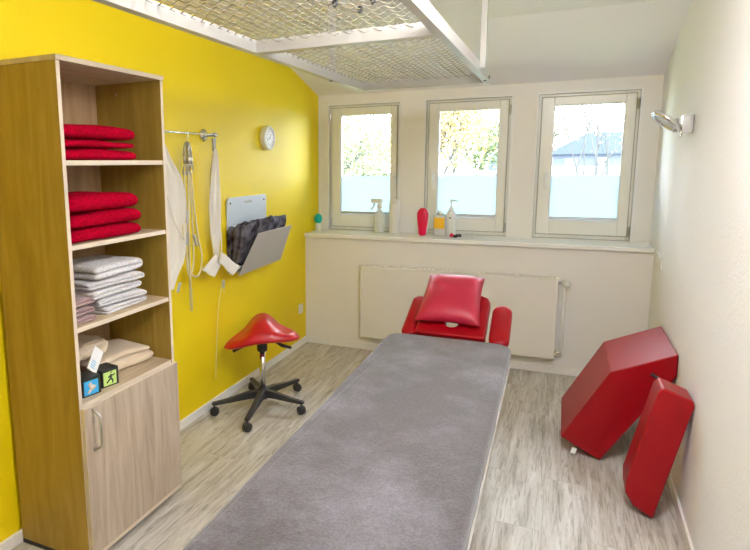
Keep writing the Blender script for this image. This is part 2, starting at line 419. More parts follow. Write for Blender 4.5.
MB().box(cx1 - .05, cx1 - .035, cy0 + T, cy1 - T, .001, .022).box(cx0 + .02, cx0 + .035, cy0 + T, cy1 - T, .001, .022).box(cx0, cx1 - .03, cy0 + .001, cy0 + .016, .001, .02).box(cx0, cx1 - .03, cy1 - .016, cy1 - .001, .001, .02).build('plinth', 'black', cb)
dr = panel('door', cx1 + .001, cx1 + .018, cy0 + .004, cy1 - .002, .045, .648, 'oakdoor', False)
dr.data.materials.append(M['oakedge'])
for p in dr.data.polygons:
    if p.normal.x < .9: p.material_index = 1
dxh = cx1 + .018
h = MB(); yh = cy0 + .046
h.tube([(dxh, yh, .634), (dxh + .006, yh, .633), (dxh + .034, yh, .616), (dxh + .037, yh, .608), (dxh + .037, yh, .498), (dxh + .034, yh, .490), (dxh + .006, yh, .472), (dxh, yh, .471)], .0056, 8)
ho = h.build('handle', 'steel', dr, org=(dxh, yh, .55), smooth=True); ho['label'] = 'brushed steel bar handle'
lk = MB().lathe([(0, 0), (.006, 0), (.006, .004), (0, .004)], (-1.83, cy1 - T - .001, 1.86), (0, -1, 0), 12).build('shelf_pin', 'chrome', cb)

# ------------------------------------------------------------------ folded towels
def folded_towel(name, m, w, d, h, layers, org, rz=0, seed=0, flip=False, slack=.0065):
    """zigzag-folded cloth: serpentine profile in x-z (folds at +x), swept along y; org = bottom centre"""
    rnd = random.Random(seed); t = h / layers; rr = t / 2
    path = []; ns = 10
    for L_ in range(layers):
        z = rr + t * L_
        inset = rnd.uniform(0, .006)
        xs_ = [-w / 2 + rr + (w - 2 * rr) * k / ns for k in range(ns + 1)]
        if L_ % 2: xs_ = xs_[::-1]
        path += [(x, z) for x in xs_]
        if L_ < layers - 1:
            sx = 1 if L_ % 2 == 0 else -1
            for a in (-.25, 0, .25):
                path.append((sx * (w / 2 - rr + rr * 1.0 * math.cos(a * PI)) , z + rr + rr * math.sin(a * PI)))
    if flip: path = [(-x, z) for x, z in path]
    # outline both sides of the path
    th = rr * .985; up, dn = [], []
    for i, (x, z) in enumerate(path):
        x2, z2 = path[min(i + 1, len(path) - 1)]; x1, z1 = path[max(i - 1, 0)]
        tx, tz = x2 - x1, z2 - z1; l = math.hypot(tx, tz) or 1; nx, nz = -tz / l, tx / l
        up.append((x + nx * th, z + nz * th)); dn.append((x - nx * th, z - nz * th))
    outl = up + dn[::-1]
    b = MB(); ny = 13; rings = []
    for j in range(ny):
        y = -d / 2 + d * j / (ny - 1)
        e = min(j, ny - 1 - j); k = {0: .90, 1: .985}.get(e, 1)
        ring = []
        for (x, z) in outl:
            p = Vector((x * 6 + seed * 3.1, y * 7 + seed, z * 9))
            dx = noise.noise(p) * slack * 1.6; dz = noise.noise(p + Vector((9, 4, 2))) * slack
            sag = -.006 * (abs(y) / (d / 2)) ** 3 * (z / h) - .005 * (abs(x) / (w / 2)) ** 4 * (z / h)
            yy = y + (noise.noise(Vector((x * 5, z * 30, seed))) * .006)
            zz = max(z + dz * (z / h) + sag, 0.0005)
            ring.append(b.b.verts.new((x * (1 - .012 * (e == 0)) + dx, yy, h / 2 + (zz - h / 2) * (1 if e else .97))))
        rings.append(ring)
    K = len(outl); P = len(path)
    for A, B in zip(rings, rings[1:]):
        for k in range(K): b.b.faces.new((A[k], A[(k + 1) % K], B[(k + 1) % K], B[k]))
    for A in (rings[0], rings[-1]):
        for k in range(P - 1): b.b.faces.new((A[k], A[k + 1], A[K - 2 - k], A[K - 1 - k]))
    o = b.build(name, m, smooth=True, org=(0, 0, 0), sub=1)
    o.location = org; o.rotation_euler = (0, 0, rz)
    return o
# red stacks: folds turned to the room
zz = 1.560 + T / 2 + .0008
for i, (h_, lb, dy) in enumerate([(.046, 'red folded towel on the top shelf, bottom of its stack', .0), (.032, 'thin red folded towel on the top shelf, middle of its stack', -.006), (.056, 'thick red folded towel on the top shelf, top of its stack', -.004)]):
    tag(folded_towel('folded_towel', 'towel_red', .29, .415 - i * .008, h_, 2, (-1.765, 1.775 + dy, zz), 0, 3 + i), lb, 'towel', 'red towels in the cabinet'); zz += h_ + .001
zz = 1.255 + T / 2 + .0008
for i, (h_, lb, dy) in enumerate([(.052, 'red folded towel on the second shelf, bottom of its stack', 0), (.058, 'red folded towel on the second shelf, middle of its stack', .002), (.066, 'thick red folded towel on the second shelf, top of its stack', -.008)]):
    tag(folded_towel('folded_towel', 'towel_red', .30, .41 - i * .012, h_, 2, (-1.762, 1.772 + dy, zz), 0, 11 + i), lb, 'towel', 'red towels in the cabinet'); zz += h_ + .001
zz = .947 + T / 2 + .0008
gl = ['bottom of its stack', 'second from the bottom of its stack', 'middle of its stack', 'second from the top of its stack', 'top of its stack']
for i, (h_, dy, dx, rz) in enumerate([(.034, .03, .0, .10), (.034, .02, .004, -.05), (.040, .0, -.004, .06), (.036, .0, .004, -.06), (.056, .012, -.004, .08)]):
    tag(folded_towel('folded_towel', 'towel_grey', .285 if i < 2 else .325, .26, h_, 2, (-1.756 + dx, 1.838 + dy - (.0 if i < 2 else .012), zz), PI / 2 + rz, 21 + i, slack=.005), 'light grey folded towel on the third shelf, ' + gl[i], 'towel', 'light grey towels in the cabinet'); zz += h_ + .001
zz = .947 + T / 2 + .0008
ml = ['mauve folded towel beside the grey stack, bottom one', 'mauve folded towel beside the grey stack, middle one', 'mauve folded towel beside the grey stack, top one']
for i, (h_, rz) in enumerate([(.030, .0), (.032, .0), (.034, .0)]):
    tag(folded_towel('folded_towel', 'towel_mauve', .115, .26 - .01 * i, h_, 2, (-1.742, 1.625, zz), PI / 2, 31 + i, slack=.004), ml[i], 'towel', 'mauve towels in the cabinet'); zz += h_ + .001
# crumpled beige towel and a red one in the lowest compartment
def crumple(name, m, c, sx, sy, sz, seed, rough=.25):
    b = MB()
    r = bmesh.ops.create_icosphere(b.b, subdivisions=5, radius=1)
    for v in r['verts']:
        p = v.co.copy()
        k = 1 + rough * noise.noise(p * 1.6 + Vector((seed, 0, 0))) + rough * .5 * noise.noise(p * 3.7 + Vector((0, seed, 0))) + rough * .35 * abs(noise.noise(p * 8 + Vector((0, 0, seed))))
        q = Vector((math.copysign(abs(p.x) ** .8, p.x), math.copysign(abs(p.y) ** .8, p.y), math.copysign(abs(p.z) ** .7, p.z))) * k
        z = q.z * sz + sz
        v.co = Vector((q.x * sx, q.y * sy, max(z, .0005 + .0002 * noise.noise(p * 20))))
    o = b.build(name, m, smooth=True, org=(0, 0, 0)); o.location = c; return o
zf = .652 + T / 2 + .0008
tag(folded_towel('folded_towel', 'towel_beige', .22, .34, .075, 3, (-1.805, 1.936, zf), -.06, 41, slack=.014), 'beige towel loosely folded on the lowest open shelf', 'towel', 'beige towels in the cabinet')
tag(crumple('crumpled_towel', 'towel_beige', (-1.83, 1.80, zf + .082), .085, .12, .034, 5), 'small crumpled beige towel lying on the folded beige towel', 'towel', 'beige towels in the cabinet')
tag(folded_towel('folded_towel', 'towel_red', .13, .12, .07, 2, (-1.80, 1.640, zf), 0, 44), 'small red towel behind the white card on the lowest open shelf', 'towel')
# two boxes and a card
def carton(label, x0, x1, y0, y1, z0, z1, front, figure):
    o = thing('tape_box', label, 'box', ((x0 + x1) / 2, (y0 + y1) / 2, z0), 'small printed boxes in the cabinet')
    MB().box(x0, x1, y0, y1, z0, z1).build('carton', 'boxblack', o, bevel=.0015)
    MB().box(x1, x1 + .0012, y0 + .006, y1 - .012, z0 + .006, z1 - .012).build('printed_front', front, o)
    b = MB(); xx = x1 + .0012; yc = (y0 + y1) / 2; zc = (z0 + z1) / 2
    for (a0, a1, r_) in figure: b.tube([(xx, yc + a0[0], zc + a0[1]), (xx, yc + a1[0], zc + a1[1])], r_, 8)
    bmesh.ops.scale(b.b, vec=(.12, 1, 1), space=Matrix.Translation((-xx, 0, 0)), verts=b.b.verts)
    b.build('printed_figure', 'skin' if front == 'boxblue' else 'boxblack', o, smooth=True)
    return o
c1_ = carton('blue fronted small box on the lowest open shelf', -1.700, -1.620, 1.608, 1.690, zf, zf + .074, 'boxblue',
       [((-.012, .014), (-.004, .006), .009), ((-.004, .004), (.006, -.014), .010), ((.0, .0), (.018, -.004), .005), ((-.006, -.012), (-.018, -.024), .006)])
c2_ = carton('lime green fronted small box beside the blue one', -1.700, -1.622, 1.716, 1.796, zf, zf + .074, 'boxgreen',
       [((.004, .022), (.005, .019), .006), ((.004, .012), (-.001, -.004), .006), ((.002, .009), (.015, .006), .0028), ((.015, .006), (.019, .014), .0026), ((-.001, -.005), (.010, -.012), .004), ((.010, -.012), (.008, -.026), .0032), ((-.002, -.005), (-.020, -.020), .0036), ((.002, .009), (-.012, .002), .0028)])
c1_.rotation_euler.z = c2_.rotation_euler.z = -.20
cd = thing('printed_card', 'white card with pale blue print leaning in the small boxes', 'card', (-1.67, 1.62, zf + .068))
Rm = Matrix.Translation((-1.658, 1.682, zf + .0795)) @ Matrix.Rotation(math.radians(-44), 4, 'X') @ Matrix.Rotation(math.radians(-10), 4, 'Y')
MB().box(-.001, .001, -.030, .030, 0, .098, Rm).build('card_sheet', 'paper', cd)
b = MB()
for k in range(4): b.box(.001, .0016, -.018, .012 - .004 * (k % 2), .012 + .009 * k, .016 + .009 * k, Rm)
b.build('print_lines', 'cardblue', cd)

# ------------------------------------------------------------------ therapy table
BR = Matrix.Translation((-.517, 3.155, 0)) @ Matrix.Rotation(.011, 4, 'Z')
def bp(x, y, z): return BR @ Vector((x, y, z))
bt = thing('therapy_table', 'long therapy table under a grey terry cover in the middle of the floor', 'treatment table', tuple(bp(0, -1.0, 0)))
HW = .320
b = MB()
# mattress with rounded corners
def rounded(hx, y0, y1, r, n=6):
    pts = []
    for cx_, cy_, a0 in ((hx - r, y1 - r, 0), (-hx + r, y1 - r, 90), (-hx + r, y0 + r, 180), (hx - r, y0 + r, 270)):
        for k in range(n + 1):
            a = math.radians(a0 + 90 * k / n); pts.append((cx_ + r * math.cos(a), cy_ + r * math.sin(a)))
    return pts
def loft(mb, rings):
    R_ = [[mb.b.verts.new(p) for p in r] for r in rings]; n = len(R_[0])
    for A, B in zip(R_, R_[1:]):
        for k in range(n): mb.b.faces.new((A[k], A[(k + 1) % n], B[(k + 1) % n], B[k]))
    mb.b.faces.new(R_[0][::-1]); mb.b.faces.new(R_[-1]); return R_
def pad(mb, hx, y0, y1, r, z0, z1, er, f, n=6):
    rings = []
    for ins, z in ((er, z0), (er * .3, z0 + er * .3), (0, z0 + er), (0, z1 - er), (er * .3, z1 - er * .3), (er, z1), (er * 3.0, z1 + .0015)):
        rings.append([f(x, y, z) for x, y in rounded(hx - ins, y0 + ins, y1 - ins, max(r - ins, .004), n)])
    return loft(mb, rings)
ZB = .60
mb = MB(); pad(mb, HW - .004, -2.43, -.008, .07, .535, .594, .012, bp); mb.build('mattress', 'red', bt, smooth=True)
# grey cover wraps over the top and down the sides, its surface gently wavy
mb = MB()
def cov(x, y, z):
    p = bp(x, y, z)
    if z > .58: p.z += .0025 * noise.noise(Vector((x * 5, y * 3, 0)))
    else: p += Vector((.003 * noise.noise(Vector((0, y * 9, 3))), 0, .004 * noise.noise(Vector((1, y * 6, 0)))))
    return p
rings = []
for ins, z in ((-.003, .552), (-.003, .575), (-.001, .592), (.006, .599), (.014, .6015)):
    q = []
    rp = rounded(HW + .001 - ins, -2.435 + ins, .0 - ins, max(.075 - ins, .004), 6)
    for i in range(len(rp)):
        a, c_ = rp[i], rp[(i + 1) % len(rp)]; L_ = math.hypot(c_[0] - a[0], c_[1] - a[1]); kk = max(1, int(L_ / .12))
        for s_ in range(kk): q.append((a[0] + (c_[0] - a[0]) * s_ / kk, a[1] + (c_[1] - a[1]) * s_ / kk))
    rings.append((q, z))
n0 = max(len(r[0]) for r in rings)
# resample every ring to the same count
def resample(q, n):
    L_ = [0]
    for i in range(len(q)):
        a, c_ = q[i], q[(i + 1) % len(q)]; L_.append(L_[-1] + math.hypot(c_[0] - a[0], c_[1] - a[1]))
    out = []; j = 0
    for k in range(n):
        t = L_[-1] * k / n
        while L_[j + 1] < t: j += 1
        a, c_ = q[j], q[(j + 1) % len(q)]; u = (t - L_[j]) / max(L_[j + 1] - L_[j], 1e-9)
        out.append((a[0] + (c_[0] - a[0]) * u, a[1] + (c_[1] - a[1]) * u))
    return out
RR = [[mb.b.verts.new(cov(x, y, z)) for x, y in resample(q, 220)] for q, z in rings]
for A, B in zip(RR, RR[1:]):
    for k in range(220): mb.b.faces.new((A[k], A[(k + 1) % 220], B[(k + 1) % 220], B[k]))
mb.b.faces.new(RR[-1])
co = mb.build('table_cover', 'cover', bt, smooth=False, solid=.002); co['label'] = 'grey mottled terry cover'
for p in co.data.polygons: p.use_smooth = len(p.vertices) == 4
# board and white frame rail under the mattress
mb = MB(); mb.box(-HW + .006, HW - .004, -2.42, -.02, .520, .534, BR); mb.build('deck_board', 'white', bt, bevel=.002)
mb = MB()
for sx in (-1, 1): mb.box(sx * (HW - .012) - .014, sx * (HW - .012) + .014, -2.41, -.03, .490, .519, BR)
for y in (-2.41, -1.2, -.06): mb.box(-HW + .03, HW - .03, y, y + .03, .490, .519, BR)
mb.build('upper_frame', 'white', bt, bevel=.003)
mb = MB()
for sx in (-1, 1): mb.box(sx * .2 - .02, sx * .2 + .02, -2.1, -.35, .05, .09, BR)
for y in (-2.1, -.39): mb.box(-.24, .24, y, y + .04, .05, .09, BR)
mb.build('base_frame', 'white', bt, bevel=.003)
for sx in (-1, 1):
    for ya, yb in ((-2.0, -1.55), (-.75, -.45)):
        mb = MB(); mb.tube([bp(sx * .17, ya, .085), bp(sx * .17, yb, .495)], .018, 10); mb.build('lift_strut', 'white', bt, smooth=True)
for sx in (-1, 1):
    for y in (-2.08, -.37):
        mb = MB(); mb.lathe([(0, 0), (.025, 0), (.025, .01), (.010, .014), (.010, .052), (0, .052)], bp(sx * .2, y, 0.0005)); mb.build('foot', 'black', bt, smooth=True)
# head part: tilted face pad with a breathing slot, two arm pads
ang = math.radians(31)
def hp(x, s, t):   # x across, s up along the tilt, t out of the pad
    return bp(x, .035 + s * math.cos(ang) - t * math.sin(ang), .565 + s * math.sin(ang) + t * math.cos(ang))
mb = MB(); out = []
W2 = .186; Lh = .335
outer = [(-W2 + .02, 0), (-.045, 0), (-.045, 0), (W2 - .02, 0)]
# build as two side lobes, an upper bridge and a lower bar round the slot
prof = [(-W2, .0), (W2, .0), (W2, Lh - .05), (W2 - .015, Lh - .015), (W2 - .05, Lh), (-W2 + .05, Lh), (-W2 + .015, Lh - .015), (-W2, Lh - .05)]
slot = [(-.036, .105), (-.032, .085), (-.018, .068), (.0, .064), (.018, .068), (.032, .085), (.036, .105), (.036, .2), (-.036, .2)]
fb = MB()
def ringpts(P, t): return [fb.b.verts.new(hp(x, s, t)) for x, s in P]
o0, o1 = ringpts(prof, 0), ringpts(prof, .06); i0, i1 = ringpts(slot, 0), ringpts(slot, .06)
for A, B in ((o0, o1), (i0, i1)):
    for k in range(len(A)): fb.b.faces.new((A[k], A[(k + 1) % len(A)], B[(k + 1) % len(A)], B[k]))
for O, I in ((o0, i0), (o1, i1)):
    eds = []
    for Lp in (O, I):
        for k in range(len(Lp)):
            e = fb.b.edges.get((Lp[k], Lp[(k + 1) % len(Lp)])) or fb.b.edges.new((Lp[k], Lp[(k + 1) % len(Lp)])); eds.append(e)
    bmesh.ops.triangle_fill(fb.b, edges=eds, use_beauty=True)
hd = fb.build('head_pad', 'red', bt, bevel=.012, seg=3)
mb = MB(); mb.box(-.12, .12, .0, .06, -.030, -.001, Matrix.Identity(4))
bmesh.ops.transform(mb.b, matrix=BR @ Matrix.Translation((0, .035, .565)) @ Matrix.Rotation(ang, 4, 'X'), verts=mb.b.verts)
mb.build('head_bracket', 'black', bt, bevel=.003)
mb = MB(); mb.box(-.30, .30, -.02, .012, .525, .548, BR); mb.build('cross_rail', 'black', bt, bevel=.003)
def arm(xc, nm, yo, s1=.27, lean=0.0, hx=.052):
    A2 = math.radians(31)
    mb = MB()
    Mx = BR @ Matrix.Translation((xc, yo, .545)) @ Matrix.Rotation(lean, 4, 'Z') @ Matrix.Rotation(A2, 4, 'X')
    rings = []
    for ins, z in ((.018, 0), (.005, .005), (0, .018), (0, .045), (.005, .058), (.018, .063)):
        rings.append([Mx @ Vector((x, y, z)) for x, y in rounded(hx - ins, ins, s1 - ins, hx - ins - .001, 7)])
    loft(mb, rings); o = mb.build(nm, 'red', bt, smooth=True)
arm(.254, 'arm_pad', .030, .30); arm(-.230, 'arm_pad', .035, .325, -.07, .042)
# pillow on the head pad
pil = MB()
def pillow_pt(u, v, side):
    a, c_ = 2 * u - 1, 2 * v - 1
    pin = 1 - .07 * (1 - abs(c_) ** 2) * 0
    x = a * .176 * (1 - .06 * (1 - c_ * c_)); s = c_ * .195 * (1 - .06 * (1 - a * a))
    th = .058 * ((1 - a ** 4) * (1 - c_ ** 4)) ** .55 * (1 + .10 * noise.noise(Vector((a * 2, c_ * 2, side))))
    th = max(th, .002)
    x *= 1 - .10 * (c_ + 1) / 2
    x += -.010 * 0
    return hp(x - .020, (.052 + .195) + s, .066 + .040 + side * th - .012 * abs(a * c_))
top = pil.grid(25, 25, lambda u, v: pillow_pt(u, v, 1)); bot = pil.grid(25, 25, lambda u, v: pillow_pt(u, v, -1))
bnd_t = [top[i][0] for i in range(25)] + [top[24][j] for j in range(1, 25)] + [top[i][24] for i in range(23, -1, -1)] + [top[0][j] for j in range(23, 0, -1)]
bnd_b = [bot[i][0] for i in range(25)] + [bot[24][j] for j in range(1, 25)] + [bot[i][24] for i in range(23, -1, -1)] + [bot[0][j] for j in range(23, 0, -1)]
for k in range(len(bnd_t)): pil.b.faces.new((bnd_t[k], bnd_t[(k + 1) % len(bnd_t)], bnd_b[(k + 1) % len(bnd_t)], bnd_b[k]))
po = hp(-.02, .265, .106)
M['pillow'] = add_bump(mat('red_satin', (0.42, 0.0, 0.03), 0.46, spec=0.75), 60, 0.12, 0.002, 2)
tag(pil.build('pillow', 'pillow', org=tuple(po), smooth=True), 'square red leatherette pillow on the raised head pad of the table', 'pillow')

# ------------------------------------------------------------------ foam wedge and pad by the right wall
def slab(name, poly, y0, y1, m, bev):
    # poly in x,z ; moved so that it stays clear of the wall
    cxm = sum(p[0] for p in poly) / len(poly)
    return MB().prism(poly, lambda a, b, d: Vector((a, d, b)), (y0, y1)), (cxm, (y0 + y1) / 2, 0)
P = [(.061, .098), (.276, .490), (.520, .600), (.556, .500), (.251, .004)]
P = [(.063, .098), (.272, .488), (.554, .616), (.556, .510), (.252, .004)]
mbw, o_ = slab('w', P, 3.257, 3.82, 'red', .02)
wd = thing('foam_wedge', 'large red angular foam wedge leaning on the right wall near the window', 'cushion', (.25, 3.39, 0))
mbw.build('cushion_body', 'red', wd, bevel=.008, seg=3)
# seam pipings round the near face
pv = [Vector((x, 3.2575, z)) for x, z in P]; cc = sum(pv, Vector()) / len(pv)
pv = [cc + (p - cc) * .978 for p in pv]
for i_ in range(len(pv)): pass
MB().tube([p + Vector((0, .0, 0)) for p in pv], .0022, 6, closed=True).build('piping', 'red', wd, smooth=True)
s0, s1 = Vector((.448, 3.253, .505)), Vector((.534, 3.253, .452))
MB().tube([s0, s1], .008, 8).build('zip_pull_strap', 'black', wd, smooth=True)
MB().box(.118, .142, 3.262, 3.268, .012, .045, Matrix.Translation((.13, 3.26, .03)) @ Matrix.Rotation(.25, 4, 'Y') @ Matrix.Translation((-.13, -3.26, -.03))).build('care_label', 'paper', wd)
Q = [(.322, .150), (.418, .590), (.470, .618), (.525, .560), (.4345, .003), (.345, .060)]
Q = [(.323, .160), (.412, .575), (.430, .602), (.541, .560), (.545, .535), (.436, .003), (.36, .045), (.326, .1)]
mbp, o_ = slab('p', Q, 2.777, 2.93, 'red', .02)
fp = thing('foam_pad', 'narrow red foam pad standing on end against the right wall', 'cushion', (.43, 2.84, 0))
mbp.build('cushion_body', 'red', fp, bevel=.010, seg=4)

# ------------------------------------------------------------------ saddle stool
sc_ = Vector((-1.672, 3.165, 0)); rt = Vector((.884, .467, 0)); fw = Vector((-.467, .884, 0))
st = thing('saddle_stool', 'saddle stool with red seat on black five star base by the yellow wall', 'stool', tuple(sc_))
def seat_pt(u, v, top):
    a = 2 * PI * u; r = v
    # footprint: a rounded triangle, broad towards the room
    R0 = 1 + .10 * math.cos(3 * (a + PI / 2) + PI) 
    s_ = .232 * r * R0 * math.cos(a); t_ = .165 * r * R0 * math.sin(a)
    ridge = .082 * math.exp(-abs(s_ / .092) ** 2.6) * (1 - .0 * t_) * (1 / (1 + math.exp(-(t_ + .10) / .03)))
    wing = -.030 * (s_ / .23) ** 2 * (1 if s_ > 0 else 1.5) + (.026 if s_ > 0 else -.010) * min(1, abs(s_) / .2)
    edge = max(0, (r - .80) / .20)
    if top: z = .497 + ridge * (1 - .75 * edge ** 2) + wing + .004 - .026 * edge ** 2.5
    else: z = .497 + ridge * .5 * (1 - edge) + wing - .048 + .024 * edge ** 2.5
    return sc_ + rt * s_ + fw * (t_ + .01) + Vector((0, 0, z))
mb = MB(); n = 48
tp = mb.grid(n, 18, lambda u, v: seat_pt(u, max(v, .001), True), True); bt2 = mb.grid(n, 18, lambda u, v: seat_pt(u, max(v, .001), False), True)
for k in range(n): mb.b.faces.new((tp[k][17], tp[(k + 1) % n][17], bt2[(k + 1) % n][17], bt2[k][17]))
bmesh.ops.remove_doubles(mb.b, verts=mb.b.verts, dist=.0008)
mb.build('seat', 'redseat', st, smooth=True)
mb = MB(); mb.lathe([(0, .375), (.030, .375), (.034, .39), (.034, .455), (0, .456)], sc_, n=20); mb.box(sc_.x - .06, sc_.x + .06, sc_.y - .05, sc_.y + .05, .448, .458); mb.build('seat_mechanism', 'black', st, bevel=.003)
mb = MB(); mb.tube([sc_ + Vector((0, 0, .10)), sc_ + Vector((0, 0, .38))], .019, 18); mb.build('gas_lift', 'chrome', st, smooth=True)
for sg, zend in ((-1, .385), (1, .400)):
    mb = MB(); p0 = sc_ + Vector((0, 0, .432))
    mb.tube([p0 + rt * sg * .02, p0 + rt * sg * .08 + Vector((0, 0, .003)), p0 + rt * sg * .125 + fw * -.02 + Vector((0, 0, -.018)), sc_ + rt * sg * .185 - fw * .03 + Vector((0, 0, zend))], [.006, .007, .012, .009], 8)
    mb.build('lever', 'black', st, smooth=True)
mb = MB(); mb.lathe([(0, .060), (.030, .060), (.036, .075), (.040, .10), (.034, .125), (.024, .135), (0, .135)], sc_); mb.build('hub', 'black', st, smooth=True)
tips = [(-1.90, 2.915), (-1.592, 2.80), (-1.385, 3.16), (-1.575, 3.51), (-1.885, 3.40)]
for tx, ty in tips:
    d = Vector((tx, ty, 0)) - sc_; Ld = d.length; d.normalize(); sd = Vector((-d.y, d.x, 0))
    mb = MB()
    rings = []
    for f_, hw, zt, zb in ((.02, .028, .125, .075), (.3, .022, .118, .076), (.7, .017, .096, .070), (.97, .016, .088, .068), (1.0, .012, .084, .070)):
        c = sc_ + d * (Ld * f_)
        rings.append([c + sd * -hw + Vector((0, 0, zb)), c + sd * hw + Vector((0, 0, zb)), c + sd * hw * .75 + Vector((0, 0, zt)), c + sd * -hw * .75 + Vector((0, 0, zt))])
    loft(mb, rings); lg = mb.build('leg', 'black', st, bevel=.003)
    mb = MB(); c = sc_ + d * (Ld - .016)
    mb.tube([c + Vector((0, 0, .045)), c + Vector((0, 0, .080))], .006, 8)
    ax = (d * .5 + sd * .85).normalized()
    for sg in (-1, 1): mb.lathe([(0, 0), (.020, 0), (.0262, .004), (.0262, .014), (.020, .018), (0, .018)], c + Vector((0, 0, .0268)) + ax * (sg * .013 - .009), tuple(ax), 18)
    pv_ = Vector((-ax.y, ax.x, 0))
    mb.tube([c + Vector((0, 0, .0268)) - ax * .006, c + Vector((0, 0, .0268)) + ax * .006], .0285, 16)
    mb.build('caster', 'black', lg, org=tuple(sc_), smooth=True)

# ------------------------------------------------------------------ suspended sling frame
ZR = 1.990
RX0, RX1, RY0, RY1, RC = -1.180, -0.405, 0.75, 3.595, 2.165
fr = thing('sling_cage', 'white painted metal mesh cage frame hanging from the ceiling', 'ceiling frame', ((RX0 + RX1) / 2, 2.4, ZR))
hh_ = .050; tw = .034
def rail(name, x0, x1, y0, y1, z0=ZR, z1=ZR + hh_): return MB().box(x0, x1, y0, y1, z0, z1).build(name, 'rackpaint', fr, bevel=.002)
rail('side_rail', RX0, RX0 + tw, RY0, RY1); rail('side_rail', RX1 - tw, RX1, RY0, RY1)
rail('cross_rail', RX0 + tw, RX1 - tw, RY1 - tw, RY1); rail('cross_rail', RX0 + tw, RX1 - tw, RC, RC + tw + .01); rail('cross_rail', RX0 + tw, RX1 - tw, RY0, RY0 + tw)
def mesh_panel(y0, y1):
    mb = MB(); z = ZR + hh_ - .010; pit = .058; A = .0055; per = pit
    nx = round((RX1 - RX0 - 2 * tw) / pit); nyy = round((y1 - y0) / pit)
    sx = (RX1 - RX0 - 2 * tw) / nx; sy = (y1 - y0) / nyy
    for j in range(nyy + 1):
        y = y0 + sy * j; pts = []
        for k in range(nx * 6 + 1):
            x = RX0 + tw + sx * k / 6
            pts.append((x, y + .004 * math.cos(2 * PI * k / 6 ), z + A * math.sin(2 * PI * k / 6)))
        mb.tube(pts, .0019, 4, cap=False)
    for i in range(nx + 1):
        x = RX0 + tw + sx * i; pts = []
        for k in range(nyy * 4 + 1):
            y = y0 + sy * k / 4
            pts.append((x + .003 * math.sin(2 * PI * k / 4 + PI * (i % 2)), y, z))
        mb.tube(pts, .0012, 4, cap=False)
    return mb
mesh_panel(RC + tw + .01, RY1 - tw).build('wire_mesh', 'wire', fr, smooth=True)
mesh_panel(RY0 + tw, RC).build('wire_mesh', 'wire', fr, smooth=True)
for x, y in ((RX0 + .013, 3.08), (RX1 + .010, 3.16), (RX0 + .013, 1.1), (RX1 - .013, 1.1)):
    MB().box(x - .014, x + .014, y - .020, y + .020, ZR + (hh_ if x < -.6 or y < 2 else .02), ZC + .001).build('hanger_bar', 'rackpaint', fr, bevel=.002)
for x, y in ((RX1 + .001, 3.50), (RX0 + tw + .0, 3.05)):
    MB().lathe([(0, 0), (.009, 0), (.009, .004), (0, .006)], (x if x > -.6 else RX0 - .001, y, ZR + .02), (1, 0, 0) if x > -.6 else (-1, 0, 0), 12).build('bolt', 'darkgrey', fr)
MB().lathe([(0, 0), (.009, 0), (.009, .004), (0, .006)], (RX1 - .014, 3.46, ZR - .0002), (0, 0, -1), 12).build('bolt', 'darkgrey', fr)
MB().lathe([(0, 0), (.009, 0), (.009, .004), (0, .006)], (RX0 + .013, 3.06, ZR - .0002), (0, 0, -1), 12).build('bolt', 'darkgrey', fr)
# small black hooks on the mesh
for (x, y, lb) in ((-.658, 1.758, 'small black hook on the ceiling mesh, leftmost of the three'), (-.612, 1.861, 'small black hook on the ceiling mesh, middle of the three'), (-.545, 1.78, 'small black hook on the ceiling mesh, rightmost of the three')):
    z = ZR + hh_ - .010
    mb = MB(); mb.tube([(x - .006, y, z - .002), (x - .005, y, z + .006), (x, y, z + .008), (x + .006, y, z + .005), (x + .006, y, z - .006), (x, y, z - .011), (x - .005, y, z - .007)], .0038, 6)
    tag(mb.build('snap_hook', 'black', org=(x, y, z), smooth=True), lb, 'hook', 'black hooks on the ceiling mesh')

# ------------------------------------------------------------------ wall rail and what hangs from it
XR = -1.895; ZRL = 1.722
rl = thing('wall_rail', 'thin chrome hanging rail on the yellow wall beside the cabinet', 'rail', (XL, 2.7, ZRL))
MB().tube([(XR, 2.20, ZRL), (XR, 3.030, ZRL)], .006, 12).build('bar', 'chrome', rl, smooth=True)
for y in (2.24, 3.02):
    MB().lathe([(0, 0), (.038, 0), (.038, .010), (.018, .018), (.009, .02), (.009, .077), (0, .077)], (XL + .0005, y + .0, ZRL), (1, 0, 0)).build('wall_flange', 'chrome', rl, smooth=True)
MB().lathe([(0, -.012), (.012, -.010), (.014, 0), (.012, .01), (0, .012)], (XR, 3.036, ZRL), (0, 1, 0)).build('end_cap', 'chrome', rl, smooth=True)

# rope bundle with wooden clamps
rb = thing('rope_bundle', 'bundle of pale sling ropes with metal hooks on the chrome rail', 'ropes', (XR, 2.73, ZRL))
yb = 2.735
MB().tube([(XR, yb + .01, ZRL + .012), (XR + .012, yb + .006, ZRL + .004), (XR + .010, yb, ZRL - .03), (XR, yb - .004, ZRL - .05), (XR - .006, yb + .004, ZRL - .06)], .0025, 8).build('hook', 'chrome', rb, smooth=True)
mb = MB()
for dy, dx in ((-.022, 0), (-.006, .016), (.010, -.004), (.024, .010)):
    mb.tube([(XR + dx, yb + dy * .3, ZRL - .05), (XR + dx, yb + dy, ZRL - .085), (XR + dx, yb + dy * 1.1, ZRL - .125)], .0065, 8)
    mb.lathe([(0, 0), (.010, 0), (.010, .050), (0, .050)], (XR + dx, yb + dy * 1.1, ZRL - .170), n=10)
    mb.tube([(XR + dx + .008 * math.sin(a), yb + dy * 1.1 + .014 * math.cos(a), ZRL - .20 + .030 * math.sin(a)) for a in [2 * PI * k / 12 for k in range(12)]], .0035, 6, closed=True)
mb.build('metal_clips', 'steel', rb, smooth=True)
